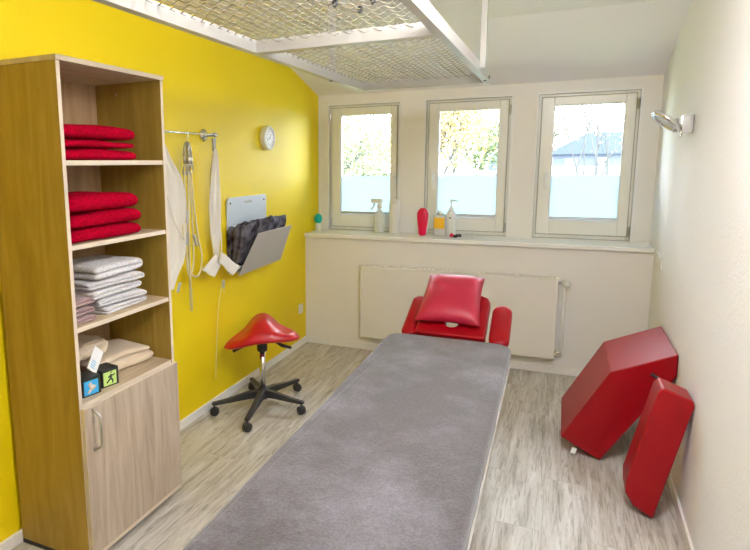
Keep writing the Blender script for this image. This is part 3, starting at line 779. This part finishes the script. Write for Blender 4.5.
ropes = [
 [(.0, -.028, -.21), (.004, -.040, -.40), (.006, -.048, -.56), (.006, -.045, -.72), (.004, -.020, -.80), (.004, .02, -.74), (0, .034, -.62), (0, .030, -.40), (0, .020, -.22)],
 [(.012, -.008, -.22), (.014, -.022, -.45), (.012, -.026, -.68), (.010, -.022, -.86)],
 [(.0, .006, -.21), (.002, .0, -.40), (.0, -.012, -.60), (0, -.016, -.88)],
 [(.010, .022, -.21), (.012, .040, -.42), (.016, .064, -.60), (.014, .095, -.69), (.010, .085, -.78), (.008, .04, -.81), (.006, -.02, -.77), (.004, -.06, -.62), (.004, -.066, -.50)],
]
def smooth_path(P_, n=6):
    P_ = [Vector(p) for p in P_]; out = []
    for i in range(len(P_) - 1):
        p0, p1, p2, p3 = P_[max(i - 1, 0)], P_[i], P_[i + 1], P_[min(i + 2, len(P_) - 1)]
        for k in range(n):
            t = k / n; out.append(.5 * ((2 * p1) + (p2 - p0) * t + (2 * p0 - 5 * p1 + 4 * p2 - p3) * t * t + (3 * p1 - p0 - 3 * p2 + p3) * t ** 3))
    return out + [P_[-1]]
for r_ in ropes:
    MB().tube([(XR + p.x, yb + p.y, ZRL + p.z) for p in smooth_path(r_)], .0052, 8).build('rope', 'rope', rb, smooth=True)
for (dy, z, tl) in ((-.030, -.46, .25), (.040, -.60, -.35), (-.045, -.58, .1)):
    MB().box(-.006, .006, -.008, .008, -.036, .036, Matrix.Translation((XR + .010, yb + dy, ZRL + z)) @ Matrix.Rotation(-tl, 4, 'X')).build('rope_clamp', 'steel', rb, bevel=.003)
mb = MB()
for k in range(4): mb.tube([(XR + .008, yb - .020 + .010 * math.cos(a), ZRL - .885 - .032 * k + .020 * math.sin(a)) for a in [2 * PI * q / 10 for q in range(10)]], .003, 6, closed=True)
mb.build('chain', 'steel', rb, smooth=True)

def drape(name, prof, x, m, parent=None, fold=.006, nf=5, seed=0, thick=.002):
    """hanging cloth: prof = rows (z, y_left, y_right); folds run downwards"""
    mb = MB(); nv = len(prof); nu = 26
    def f(u, v):
        j = v * (nv - 1); a = min(int(j), nv - 2); t = j - a
        z = prof[a][0] * (1 - t) + prof[a + 1][0] * t; yl = prof[a][1] * (1 - t) + prof[a + 1][1] * t; yr = prof[a][2] * (1 - t) + prof[a + 1][2] * t
        return Vector((x + fold * math.sin(u * PI * 2 * nf + seed + 1.5 * v) + fold * .5 * noise.noise(Vector((u * 4, v * 5, seed))), yl + (yr - yl) * u, z))
    mb.grid(nu, 30, f); return mb.build(name, m, parent, smooth=True, solid=thick)
# white sling bags partly behind the cabinet
sl = thing('fabric_sling', 'white fabric sling hanging on the rail half behind the cabinet', 'sling', (XR, 2.5, ZRL))
drape('sling_cloth', [(1.66, 2.50, 2.53), (1.58, 2.44, 2.58), (1.49, 2.40, 2.66), (1.38, 2.38, 2.70), (1.2, 2.38, 2.705), (1.02, 2.38, 2.66), (.95, 2.38, 2.60), (.88, 2.40, 2.56)], XR, 'fabric', sl, .010, 3, 1)
mb = MB(); mb.tube(smooth_path([(XR, 2.51, ZRL + .009), (XR + .012, 2.515, ZRL), (XR + .006, 2.515, 1.68), (XR, 2.515, 1.65)]), .003, 8); mb.build('hook', 'chrome', sl, smooth=True)
MB().tube(smooth_path([(XR + .016, 2.50, 1.50), (XR + .018, 2.53, 1.36), (XR + .018, 2.58, 1.24), (XR + .018, 2.66, 1.14)]), .004, 8).build('strap', 'fabric', sl, smooth=True)
MB().box(-.005, .005, -.010, .010, -.028, .028, Matrix.Translation((XR + .02, 2.585, .885)) @ Matrix.Rotation(-.5, 4, 'X')).build('strap_buckle', 'steel', sl, bevel=.002)
# long folded sling at the end of the rail
yl = 3.020
ls = thing('long_sling', 'long twisted white sling hanging from the end of the rail', 'sling', (XR, yl, ZRL))
MB().box(XR - .006, XR + .006, yl - .014, yl + .014, 1.628, 1.702).tube([(XR, yl - .012, ZRL + .007), (XR, yl, ZRL + .011), (XR, yl + .012, ZRL + .005), (XR, yl + .008, 1.70)], .003, 6).build('metal_hook', 'gasket', ls, bevel=.002)
drape('sling_cloth', [(1.640, yl - .008, yl + .014), (1.58, yl - .026, yl + .034), (1.48, yl - .052, yl + .044), (1.30, yl - .078, yl + .050), (1.14, yl - .068, yl + .038), (1.02, yl - .036, yl + .018), (.93, yl - .008, yl + .008)], XR, 'fabric', ls, .010, 2, 2)
# flared ends
def flare(pts, nm):
    mb = MB(); V_ = [Vector(p) for p in pts]
    mb.grid(12, 12, lambda u, v: (V_[0].lerp(V_[1], u)).lerp(V_[3].lerp(V_[2], u), v) + Vector((.006 * math.sin(u * 7), 0, 0)))
    return mb.build(nm, 'fabric', ls, smooth=True, solid=.002)
flare([(-1.87, 2.955, 1.015), (-1.865, 3.028, .958), (-1.86, 2.921, .883), (-1.86, 2.795, .947)], 'sling_flap')
flare([(-1.868, 3.015, 1.025), (-1.84, 3.205, .900), (-1.84, 3.10, .865), (-1.855, 2.975, .965)], 'sling_flap')
MB().box(XR + .036, XR + .044, yl - .016, yl + .010, .800, .848).build('sling_buckle', 'steel', ls, bevel=.003)
MB().tube(smooth_path([(XR + .008, yl + .024, 1.20), (XR + .012, yl + .034, 1.08), (XR + .012, yl + .026, .98)]), .004, 8).build('side_strap', 'fabric', ls, smooth=True)
MB().tube(smooth_path([(XR + .03, yl - .003, .82), (XR - .0, yl - .006, .66), (XR - .02, yl - .010, .40), (XR - .03, yl - .012, .21)]), .0022, 8).build('pull_cord', 'rope', ls, smooth=True)
MB().tube(smooth_path([(XR + .03, yl + .012, .83), (XR + .02, yl + .03, .80), (XR + .015, yl + .045, .76)]), .003, 8).build('tie_end', 'rope', ls, smooth=True)

# ------------------------------------------------------------------ clock
ck = thing('wall_clock', 'small round white clock on the yellow wall left of the window', 'clock', (XL, 3.845, 1.733))
MB().lathe([(0, 0), (.084, 0), (.086, .004), (.086, .036), (.082, .042), (.068, .044), (.065, .036), (0, .036)], (XL + .0005, 3.835, 1.733), (1, 0, 0), 40).build('clock_case', 'white', ck, smooth=True)
MB().lathe([(0, 0), (.060, 0), (.060, .001), (0, .001)], (XL + .0375, 3.835, 1.733), (1, 0, 0), 36).build('clock_face', 'paper', ck)
mb = MB(); xf = XL + .0395
for k in range(12):
    a = 2 * PI * k / 12; mb.box(-.0005, .0005, -.0015, .0015, .044, .054, Matrix.Translation((xf, 3.835, 1.733)) @ Matrix.Rotation(a, 4, 'X'))
mb.build('hour_marks', 'darkgrey', ck)
mb = MB()
for a, l in ((-.6, .034), (1.9, .044)): mb.box(-.0005, .0005, -.002, .002, -.006, l, Matrix.Translation((xf + .002, 3.835, 1.733)) @ Matrix.Rotation(a, 4, 'X'))
mb.build('clock_hands', 'darkgrey', ck)

# ------------------------------------------------------------------ wall plate with pocket of dark towels
wp = thing('wall_holder', 'white metal wall plate with a slanted grey front pocket', 'wall holder', (XL, 3.55, .83))
xa = XL + .010
MB().prism([(y, z) for y, z in [(3.262, .845), (3.277, .830), (3.80, .830), (3.815, .845), (3.815, 1.318), (3.80, 1.333), (3.285, 1.333), (3.262, 1.310)]], lambda a, b, d: Vector((d, a, b)), (XL + .001, XL + .012)).build('back_plate', 'platewhite', wp, bevel=.002)
mb = MB()
for y in (3.30, 3.775): MB().lathe([(0, 0), (.007, 0), (.007, .004), (0, .005)], (XL + .012, y, 1.295), (1, 0, 0), 12).build('screw', 'darkgrey', wp)
# faint engraved word on the plate, too small to read: a short row of strokes as in the photo
mb = MB()
for k in range(7): mb.box(XL + .012, XL + .0124, 3.49 + k * .016, 3.500 + k * .016, 1.285 + .004 * (k % 3 == 0), 1.300 + .003 * (k % 2))
mb.build('engraving', 'gasket', wp)
fA, fB, fC, fD = Vector((-1.885, 3.250, .830)), Vector((-1.885, 3.885, .842)), Vector((-1.740, 3.775, 1.117)), Vector((-1.745, 3.275, 1.113))
# a slightly bent sheet: front panel
mb = MB(); nrm = (fB - fA).cross(fD - fA).normalized()
A_ = [mb.b.verts.new(p) for p in (fA, fB, fC, fD)]; B_ = [mb.b.verts.new(p + nrm * .004) for p in (fA, fB, fC, fD)]
for k in range(4): mb.b.faces.new((A_[k], A_[(k + 1) % 4], B_[(k + 1) % 4], B_[k]))
mb.b.faces.new(A_[::-1]); mb.b.faces.new(B_); mb.build('front_panel', 'plategrey', wp, bevel=.0015)
mb = MB(); mb.prism([(XL + .012, .835), (-1.885, .842), (-1.885, .850), (XL + .012, .845)], lambda a, b, d: Vector((a, d, b)), (3.30, 3.70)); mb.build('pocket_floor', 'plategrey', wp)
# dark towels folded upright in the pocket
tl = ['dark plum folded cloth in the wall pocket, nearest the wall', 'dark plum folded cloth in the middle of the wall pocket', 'dark grey folded cloth in the wall pocket, nearest the front panel']
for k in range(3):
    ztop = 1.165 + .012 * k
    mb = MB()
    def f(u, v, k=k):
        # closed loop round the cloth in x-z, v along y
        y = 3.245 + .585 * v + .012 * noise.noise(Vector((u * 3, k, 2)))
        a = 2 * PI * u
        yl_ = 3.245; fr_ = (y - yl_) / .585
        zt = ztop - .01 + .005 * fr_ - .05 * max(0, .25 - v) * 2 + .022 * noise.noise(Vector((v * 9, k * 3, 0)))
        zb = .870 + .012 * k + (.0 if v > .1 else .02)
        zc = (zt + zb) / 2; hz = (zt - zb) / 2
        sn = math.sin(a); cs = math.cos(a)
        zz_ = zc + hz * math.copysign(abs(sn) ** .6, sn)
        lean = (zz_ - .87) / .30
        xb = XL + .014 + .010 + k * .020; xt = XL + .026 + k * .062
        xc = xb + (xt - xb) * lean
        hw = (.007 + .019 * max(0, min(1.1, lean)))
        fold = 1 + .45 * math.sin(a * 3 + v * 5 + k) * .35
        return Vector((max(XL + .014, xc + hw * math.copysign(abs(cs) ** .7, cs) * fold), y, zz_ + .006 * noise.noise(Vector((u * 9, v * 9, k)))))
    V_ = mb.grid(40, 26, f, True)
    mb.b.faces.new([V_[i][0] for i in range(40)][::-1]); mb.b.faces.new([V_[i][25] for i in range(40)])
    tag(mb.build('folded_cloth', 'towel_dark', org=(-1.88, 3.53, .87), smooth=True), tl[k], 'cloth', 'dark cloths in the wall pocket')

# ------------------------------------------------------------------ sockets
def socket(cy, cz_, side, label, gangs=1, group=None):
    if side < 0: px = XL + .0005; ax = (1, 0, 0)
    else: px = rw(cy) - .0005; ax = (-1, 0, 0)
    o = thing('wall_socket', label, 'socket', (px, cy, cz_), group)
    d = 1 if side < 0 else -1
    a, b_ = sorted((px, px + d * .010))
    MB().box(a, b_, cy - .040, cy + .040, cz_ - .040, cz_ + .040).build('cover_plate', 'white', o, bevel=.003)
    MB().lathe([(0, .003), (.019, .003), (.021, .0105), (.024, .0135), (.026, .0105), (.027, .009)], (px, cy, cz_), ax, 24).build('socket_insert', 'white', o, smooth=True)
    mb = MB()
    for dy in (-.0095, .0095): mb.lathe([(0, 0), (.0025, 0), (.0025, .0012), (0, .0012)], (px + d * .0032, cy + dy, cz_), ax, 8)
    mb.build('pin_holes', 'black', o)
socket(4.44, .325, -1, 'white wall socket low on the yellow wall near the corner')
socket(4.335, .928, 1, 'white socket on the right wall, farthest of the row of three', group='sockets in a row on the right wall')
socket(4.250, .928, 1, 'white socket on the right wall, middle of the row of three', group='sockets in a row on the right wall')
socket(4.165, .928, 1, 'white socket on the right wall, nearest of the row of three', group='sockets in a row on the right wall')

# ------------------------------------------------------------------ wall lamp
yq = 3.50; xw = rw(yq)
wl = thing('wall_lamp', 'chrome wall lamp with a tilted round head on the right wall', 'lamp', (xw, yq, 1.72))
MB().box(xw - .046, xw - .0005, yq - .03, yq + .03, 1.676, 1.764).build('wall_box', 'steel', wl, bevel=.003)
MB().lathe([(0, 0), (.020, 0), (.020, .02), (.012, .032), (0, .034)], (xw - .046, yq, 1.700), (-1, 0, .3), 18).build('swivel_joint', 'chrome', wl, smooth=True)
MB().tube([(xw - .074, yq, 1.682), (xw - .066, yq, 1.748)], .008, 10).build('yoke', 'chrome', wl, smooth=True)
MB().tube([(xw - .045, yq - .0, 1.676), (xw - .045, yq, 1.660)], .006, 10).build('switch', 'chrome', wl, smooth=True)
hc = Vector((xw - .112, yq - .005, 1.738)); hax = Vector((-.62, -.12, -.77)).normalized()
MB().lathe([(.055, -.012), (.074, -.010), (.078, -.004), (.078, .008), (.072, .013), (.058, .013), (.055, .006), (.055, -.012)], hc, tuple(hax), 36).build('head_ring', 'chrome', wl, smooth=True)
MB().lathe([(0, 0), (.0555, 0), (.0555, .008), (0, .010)], hc, tuple(hax), 32).build('diffuser', 'white_led', wl, smooth=True)
MB().tube([hc + Vector((.05, 0, -.04)), (xw - .072, yq, 1.70)], .010, 10).build('head_arm', 'chrome', wl, smooth=True)

# ------------------------------------------------------------------ things on the sill
zs = ZS + .0008
af = thing('air_freshener', 'small teal and white air freshener at the left end of the sill', 'air freshener', (-1.925, 4.74, zs))
MB().lathe([(0, 0), (.022, 0), (.024, .004), (.022, .045), (.016, .055), (0, .056)], (-1.925, 4.74, zs)).build('base', 'white', af, smooth=True)
MB().lathe([(0, 0), (.018, 0), (.028, .012), (.031, .03), (.026, .05), (.012, .062), (0, .064)], (-1.925, 4.74, zs + .052)).build('top', 'teal', af, smooth=True)
sb = thing('spray_bottle', 'clear spray bottle with white trigger head on the sill', 'bottle', (-1.392, 4.80, zs))
MB().lathe([(0, 0), (.034, 0), (.037, .006), (.037, .085), (.032, .105), (.015, .130), (.013, .148), (0, .148)], (-1.392, 4.80, zs)).build('bottle_body', 'clearp', sb, smooth=True)
MB().lathe([(0, 0), (.016, 0), (.016, .022), (.010, .026), (0, .026)], (-1.392, 4.80, zs + .146)).build('screw_collar', 'white', sb, smooth=True)
MB().box(-1.452, -1.372, 4.789, 4.811, zs + .176, zs + .200).box(-1.404, -1.380, 4.792, 4.808, zs + .166, zs + .180).build('spray_head', 'white', sb, bevel=.005)
MB().tube([(-1.425, 4.80, zs + .178), (-1.435, 4.80, zs + .155), (-1.450, 4.80, zs + .135)], .005, 8).build('trigger', 'white', sb, smooth=True)
tb = thing('tall_container', 'tall slim milky white container on the sill beside the spray bottle', 'container', (-1.262, 4.80, zs))
MB().lathe([(0, 0), (.034, 0), (.037, .004), (.036, .14), (.033, .17), (0, .172)], (-1.262, 4.80, zs)).build('container_body', 'white', tb, smooth=True)
MB().lathe([(0, 0), (.032, 0), (.033, .004), (.031, .022), (0, .024)], (-1.262, 4.80, zs + .172)).build('lid', 'white', tb, smooth=True)
rb2 = thing('red_massager', 'upright red oval massage pad with white rim on the sill', 'massage tool', (-1.005, 4.72, zs))
def oval(hw, y0, y1, nm, m, z0=.0, ztop=.190):
    mb = MB(); rings = []
    prof = [(.0, .018), (.012, .030), (.05, .034), (.11, .044), (.15, .046), (.175, .034), (.188, .016)]
    pts = [(a * hw / .046, z) for z, a in prof] + [(-a * hw / .046, z) for z, a in prof[::-1]]
    zc = .095
    for f_, y in ((.86, y0), (1, y0 + .006), (1, y1 - .006), (.86, y1)):
        rings.append([Vector((-1.005 + p[0] * f_, y, zs + max(0, zc + (p[1] - zc) * f_) * 1.0)) for p in pts])
    loft(mb, rings); return mb.build(nm, m, rb2, smooth=True)
oval(.040, 4.690, 4.715, 'red_pad', 'pinkred'); oval(.046, 4.716, 4.735, 'white_back', 'white')
ob = thing('oil_bottle', 'square clear bottle with a golden yellow label on the sill', 'bottle', (-.880, 4.76, zs))
MB().box(-.920, -.840, 4.745, 4.785, zs, zs + .125).build('bottle_body', 'clearp', ob, bevel=.010, seg=3)
MB().box(-.915, -.845, 4.743, 4.7445, zs + .042, zs + .108).build('label', 'orange', ob)
MB().lathe([(0, 0), (.014, 0), (.014, .024), (0, .026)], (-.880, 4.765, zs + .124)).build('cap', 'white', ob, smooth=True)
pb = thing('pump_bottle', 'white pump dispenser bottle on the sill right of the yellow label', 'bottle', (-.800, 4.80, zs))
MB().lathe([(0, 0), (.031, 0), (.034, .005), (.033, .13), (.027, .150), (.013, .158), (0, .158)], (-.800, 4.80, zs)).build('bottle_body', 'white', pb, smooth=True)
MB().lathe([(0, 0), (.014, 0), (.014, .02), (.005, .024), (.005, .055), (.011, .058), (.011, .068), (0, .07)], (-.800, 4.80, zs + .157)).build('pump', 'white', pb, smooth=True)
MB().tube([(-.800, 4.80, zs + .221), (-.765, 4.79, zs + .219), (-.752, 4.785, zs + .212)], .0042, 8).build('spout', 'white', pb, smooth=True)
MB().box(-.806, -.794, 4.7655, 4.767, zs + .108, zs + .116).build('emblem', 'darkgrey', pb)
for o_, k_ in ((af, 1.30), (sb, 1.42), (tb, 1.45), (rb2, 1.18), (ob, 1.33), (pb, 1.27)): o_.scale = (1 + (k_ - 1) * .55, 1 + (k_ - 1) * .55, k_)
# small red and black tool and folded spectacles
tr = thing('hand_trainer', 'small red and black grip tool lying on the sill', 'grip tool', (-.755, 4.66, zs))
MB().lathe([(0, 0), (.013, .002), (.019, .014), (.013, .028), (0, .030)], (-.782, 4.655, zs + .0185), (1, .2, -.1), 18).build('red_ball', 'pinkred', tr, smooth=True)
MB().tube([(-.765, 4.66, zs + .014), (-.738, 4.655, zs + .010), (-.705, 4.665, zs + .022)], [.010, .013, .009], 10).build('black_grip', 'black', tr, smooth=True)
MB().lathe([(0, 0), (.011, .002), (.014, .010), (.011, .018), (0, .02)], (-.712, 4.662, zs + .0145), (1, .1, .3), 14).build('grey_end', 'darkgrey', tr, smooth=True)
gs = thing('spectacles', 'wire rimmed spectacles lying on the sill beside the grip tool', 'spectacles', (-.64, 4.70, zs))
for x in (-.665, -.615): MB().tube([(x + .022 * math.cos(a), 4.69, zs + .019 + .016 * math.sin(a)) for a in [2 * PI * k / 20 for k in range(20)]], .0016, 6, closed=True).build('rim', 'steel', gs, smooth=True)
MB().tube([(-.644, 4.69, zs + .024), (-.640, 4.688, zs + .027), (-.636, 4.69, zs + .024)], .0014, 6).build('bridge', 'steel', gs)
for x in (-.688, -.592): MB().tube([(x, 4.69, zs + .022), (x + (.01 if x < -.64 else -.01), 4.76, zs + .018), (x + (.012 if x < -.64 else -.012), 4.79, zs + .003)], .0015, 6).build('temple', 'steel', gs)

# ------------------------------------------------------------------ outside
struct(MB().box(-80, 80, 5.3, 140, -3.1, -3.0).build('ground_outside', 'lawn'))
def bez(p, q, k): return p.lerp(q, k)
def tree(label, x, y, z0, h, rad, leaf, nleaf, seed, lean=0, bare=False, size=.16, group='trees outside the windows'):
    rnd = random.Random(seed); o = thing('garden_tree', label, 'tree', (x, y, z0), group)
    mb = MB(); tips_ = []
    def br(p, d, L_, r_, lv):
        q = p + d * L_ ; mid = p.lerp(q, .5) + Vector((rnd.uniform(-1, 1), rnd.uniform(-1, 1), rnd.uniform(-.3, .3))) * L_ * .07
        mb.tube([p, mid, q], [r_, r_ * .8, r_ * .6], 5 if lv > 1 else 7, cap=False); tips_.append((q, lv)); tips_.append((mid, lv))
        if lv < (5 if bare else 3):
            for k in range(3 if lv else 4):
                nd = (d + Vector((rnd.uniform(-1, 1), rnd.uniform(-1, 1), rnd.uniform(-.15, .75))) * .75).normalized()
                br(p.lerp(q, rnd.uniform(.55, 1)), nd, L_ * rnd.uniform(.5, .72), r_ * .55, lv + 1)
    br(Vector((x, y, z0)), Vector((lean, 0, 1)).normalized(), h * .42, h * (.0075 if bare else .014), 0)
    mb.build('trunk', 'bark', o, smooth=True)
    if nleaf:
        lb = MB(); T_ = [t for t in tips_ if t[1] >= 1]
        for k in range(nleaf):
            c, _ = rnd.choice(T_); c = c + Vector((rnd.gauss(0, 1), rnd.gauss(0, 1), rnd.gauss(0, .8))) * rad
            n1 = Vector((rnd.gauss(0, 1), rnd.gauss(0, 1), rnd.gauss(0, 1))).normalized(); n2 = n1.orthogonal().normalized(); n3 = n1.cross(n2)
            s_ = size * rnd.uniform(.5, 1.2)
            vs = [lb.b.verts.new(c + n2 * s_), lb.b.verts.new(c + n3 * s_ * .6), lb.b.verts.new(c - n2 * s_), lb.b.verts.new(c - n3 * s_ * .6)]
            lb.b.faces.new(vs)
        me_ = lb
        bmesh.ops.recalc_face_normals
        lb.build('crown', leaf, o)
    return o
# world x,y found by looking through each window from the camera
tree('slim olive tree with rising twigs outside the left window', -7.2, 17.0, -3, 8.2, .55, 'leafolive', 7000, 3, .10, size=.055)
tree('pale olive tree at the right side of the left window view', -8.4, 25.0, -3, 8.4, .8, 'leafpale', 6000, 5, size=.08)
tree('yellow autumn tree filling the left of the middle window', -4.4, 22.0, -3, 9.4, .75, 'leafyellow', 9000, 8, size=.07)
tree('rounded green tree right of the yellow tree in the middle window', -4.9, 38.5, -3, 9.0, .7, 'leafgreen', 6000, 9, size=.09)
tree('pale yellow tree far behind in the middle window', -8.2, 50.0, -3, 12.5, 1.2, 'leafpale', 5000, 12, size=.12)
tree('bare birch with fine branches in the middle of the right window', .75, 17.0, -3, 8.6, .4, 'leafpale', 700, 21, bare=True, size=.03)
tree('bare tree with a broad crown at the right edge of the right window', 2.3, 15.0, -3, 8.2, .4, 'leafpale', 600, 27, bare=True, size=.03)
tree('pale tree beyond the houses at the left of the right window', -1.6, 60.0, -3, 11.0, 1.0, 'leafpale', 1400, 33, size=.22)
def shrub(label, x, y, z0, sx, sz, leaf, n_, seed):
    rnd = random.Random(seed); lb = MB()
    for k in range(n_):
        v = Vector((rnd.gauss(0, 1), rnd.gauss(0, 1), rnd.gauss(0, 1))).normalized() * rnd.uniform(.6, 1) ** .5
        c = Vector((x + v.x * sx, y + v.y * sx * .6, z0 + sz + v.z * sz)); n1 = Vector((rnd.gauss(0, 1), rnd.gauss(0, 1), rnd.gauss(0, 1))).normalized(); n2 = n1.orthogonal().normalized(); n3 = n1.cross(n2); s_ = .08
        lb.b.faces.new([lb.b.verts.new(c + n2 * s_), lb.b.verts.new(c + n3 * s_ * .7), lb.b.verts.new(c - n2 * s_), lb.b.verts.new(c - n3 * s_ * .7)])
    o = thing('garden_shrub', label, 'shrub', (x, y, z0), 'shrubs outside the windows')
    lb.build('foliage', leaf, o); MB().tube([(x, y, z0), (x + .05, y, z0 + sz)], .05, 6).build('stem', 'bark', o)
shrub('dense green hedge shrub low in the left window', -6.9, 20.0, -3, 1.5, 1.95, 'leafgreen', 2200 * 2, 1)
shrub('olive shrub right of the hedge low in the left window', -8.0, 27.0, -3, 1.7, 2.1, 'leafolive', 1800 * 2, 2)
shrub('low green shrub under the yellow tree in the middle window', -4.9, 26.0, -3, 1.4, 1.9, 'leafgreen', 1600 * 2, 3)
shrub('green shrub right of centre low in the middle window', -3.5, 27.0, -3, 1.3, 2.0, 'leafolive', 1500 * 2, 4)

def house(label, x0, x1, y0, y1, z1, roof, wins, wallm='housewall', roofm='houseblue'):
    o = thing('town_house', label, 'house', ((x0 + x1) / 2, y0, -3), 'houses outside the windows')
    MB().box(x0, x1, y0, y1, -3, z1).build('walls', wallm, o)
    if roof: MB().prism([(x0 - .3, z1), (x1 + .3, z1), ((x0 + x1) / 2 + (x1 - x0) * .2, z1 + roof), ((x0 + x1) / 2 - (x1 - x0) * .2, z1 + roof)], lambda a, b, d: Vector((a, d, b)), (y0 - .3, y1 + .3)).build('roof', roofm, o)
    else: MB().box(x0 - .2, x1 + .2, y0 - .2, y1 + .2, z1, z1 + .25).build('roof', 'kerb', o)
    for (a, b_, c, d_) in wins: MB().box(a, b_, y0 - .06, y0 + .02, c, d_).build('window', 'paneglass', o)
    return o
house('slate roofed grey house seen at the right of the middle window', -4.9, -1.2, 44, 50, 3.0, 1.5, [(-3.9, -3.2, 1.4, 2.6), (-2.7, -2.0, 1.4, 2.6)])
house('long blue grey house behind the bare birch', -.7, 5.4, 38, 44, 1.9, 1.2, [(.0, .7, .5, 1.7), (1.6, 2.3, .5, 1.7), (3.4, 4.1, .5, 1.7)])
house('low flat roofed annex in front of the long house', -1.6, 5.0, 20.5, 25, 1.08, 0, [], 'flatroof')
house('low flat roofed garage at the right of the middle window', -3.4, -2.1, 24.2, 27, .90, 0, [], 'flatroof')
def car(label, x, y, z, paint):
    o = thing('parked_car', label, 'car', (x, y, z), 'cars parked outside the middle window')
    body = [(-2.0, .35), (-2.05, .75), (-1.5, .9), (-.9, 1.35), (.7, 1.38), (1.4, .95), (2.0, .85), (2.05, .4)]
    MB().prism([(x + a, z + b_) for a, b_ in body], lambda a, b, d: Vector((a, d, b)), (y, y + 1.7)).build('body', paint, o, bevel=.08)
    MB().prism([(x + a, z + b_) for a, b_ in [(-1.3, .95), (-.85, 1.28), (.65, 1.3), (1.15, .97)]], lambda a, b, d: Vector((a, d, b)), (y - .01, y + 1.71)).build('side_glass', 'paneglass', o)
    for wx in (-1.3, 1.3): MB().lathe([(0, 0), (.33, 0), (.33, 1.8), (0, 1.8)], (x + wx, y - .03, z + .33), (0, 1, 0), 18).build('wheel', 'black', o)
# raised parking deck the cars stand on
dk = tag(MB().box(-11.5, -2.2, 30.2, 36.0, -3, -.40).build('parking_deck', 'asphalt'), 'flat grey parking deck below the trees outside', 'parking deck')
car('dark blue car on the deck outside, left one', -9.0, 31, -.40, 'car')
car('white car on the deck outside, right one', -4.6, 31, -.40, 'carwhite')

# ------------------------------------------------------------------ light
W = bpy.data.worlds.new('world'); S.world = W; W.use_nodes = True
N, L = W.node_tree.nodes, W.node_tree.links; bg = N['Background']
bg.inputs[0].default_value = (0.88, 0.95, 1.0, 1); bg.inputs[1].default_value = SKY = 8.2
# portals in the window openings (they only guide sky sampling)
for a, b_ in GL:
    l = bpy.data.lights.new('portal', 'AREA'); l.shape = 'RECTANGLE'; l.size = b_ - a; l.size_y = .86
    l.cycles.is_portal = True
    o = bpy.data.objects.new('window_portal', l); COL.objects.link(o); o.location = ((a + b_) / 2, YW + .10, 1.53); o.rotation_euler = (-PI / 2, 0, 0)
# added globe for the room's overall light, unseen above the frame's top edge
gl_ = bpy.data.materials.new('fill_globe_glow'); gl_.use_nodes = True
b_ = gl_.node_tree.nodes['Principled BSDF']; b_.inputs['Base Color'].default_value = (.9, .9, .88, 1)
b_.inputs['Emission Color'].default_value = (1, .985, .965, 1); b_.inputs['Emission Strength'].default_value = 60
M['globe'] = gl_
gp = thing('fill_globe', 'added white fill globe, out of view, hanging over the aisle beside the table', 'lamp', (.0, 1.45, ZC))
MB().lathe([(0, 0), (.05, 0), (.05, -.02), (0, -.022)], (0, 1.45, ZC - .0005)).build('canopy', 'white', gp, smooth=True)
MB().tube([(0, 1.45, ZC - .02), (0, 1.45, 2.31)], .006, 8).build('stem', 'chrome', gp)
MB().lathe([(.11 * math.sin(PI * k / 16), .11 * -math.cos(PI * k / 16)) for k in range(17)], (0, 1.45, 2.20), n=28).build('globe', 'globe', gp, smooth=True)

# ------------------------------------------------------------------ camera
f_, cx_, cy_ = 584.217, 287.523, 254.849
yaw, pitch, roll = -.4392, -.1551, -.0108
cyw, syw, cp, sp = math.cos(yaw), math.sin(yaw), math.cos(pitch), math.sin(pitch)
F = Vector((syw * cp, cyw * cp, sp)); Rr = Vector((cyw, -syw, 0)); U = Rr.cross(F)
c, s = math.cos(roll), math.sin(roll)
R1 = c * Rr + s * U; U1 = -s * Rr + c * U
cam = bpy.data.cameras.new('camera'); co_ = bpy.data.objects.new('camera', cam); COL.objects.link(co_); S.camera = co_
mw = Matrix(((R1.x, U1.x, -F.x, 0), (R1.y, U1.y, -F.y, 0), (R1.z, U1.z, -F.z, 1.55), (0, 0, 0, 1)))
co_.matrix_world = mw
cam.sensor_fit = 'HORIZONTAL'; cam.sensor_width = 36; cam.lens = 36 * f_ / 750
cam.shift_x = (375 - cx_) / 750; cam.shift_y = -(275 - cy_) / 750
cam.clip_start = .05; cam.clip_end = 400
S.view_settings.view_transform = 'Standard'; S.view_settings.look = 'None'; S.view_settings.gamma = 1
S.view_settings.use_curve_mapping = False
S.view_settings.exposure = 1.30
try:
    S.cycles.use_denoising = True; S.cycles.max_bounces = 10; S.cycles.diffuse_bounces = 6; S.cycles.transparent_max_bounces = 16
    S.cycles.caustics_reflective = False; S.cycles.sample_clamp_indirect = 8
except Exception: pass
for o in bpy.data.objects:
    if '_org' in o: del o['_org']
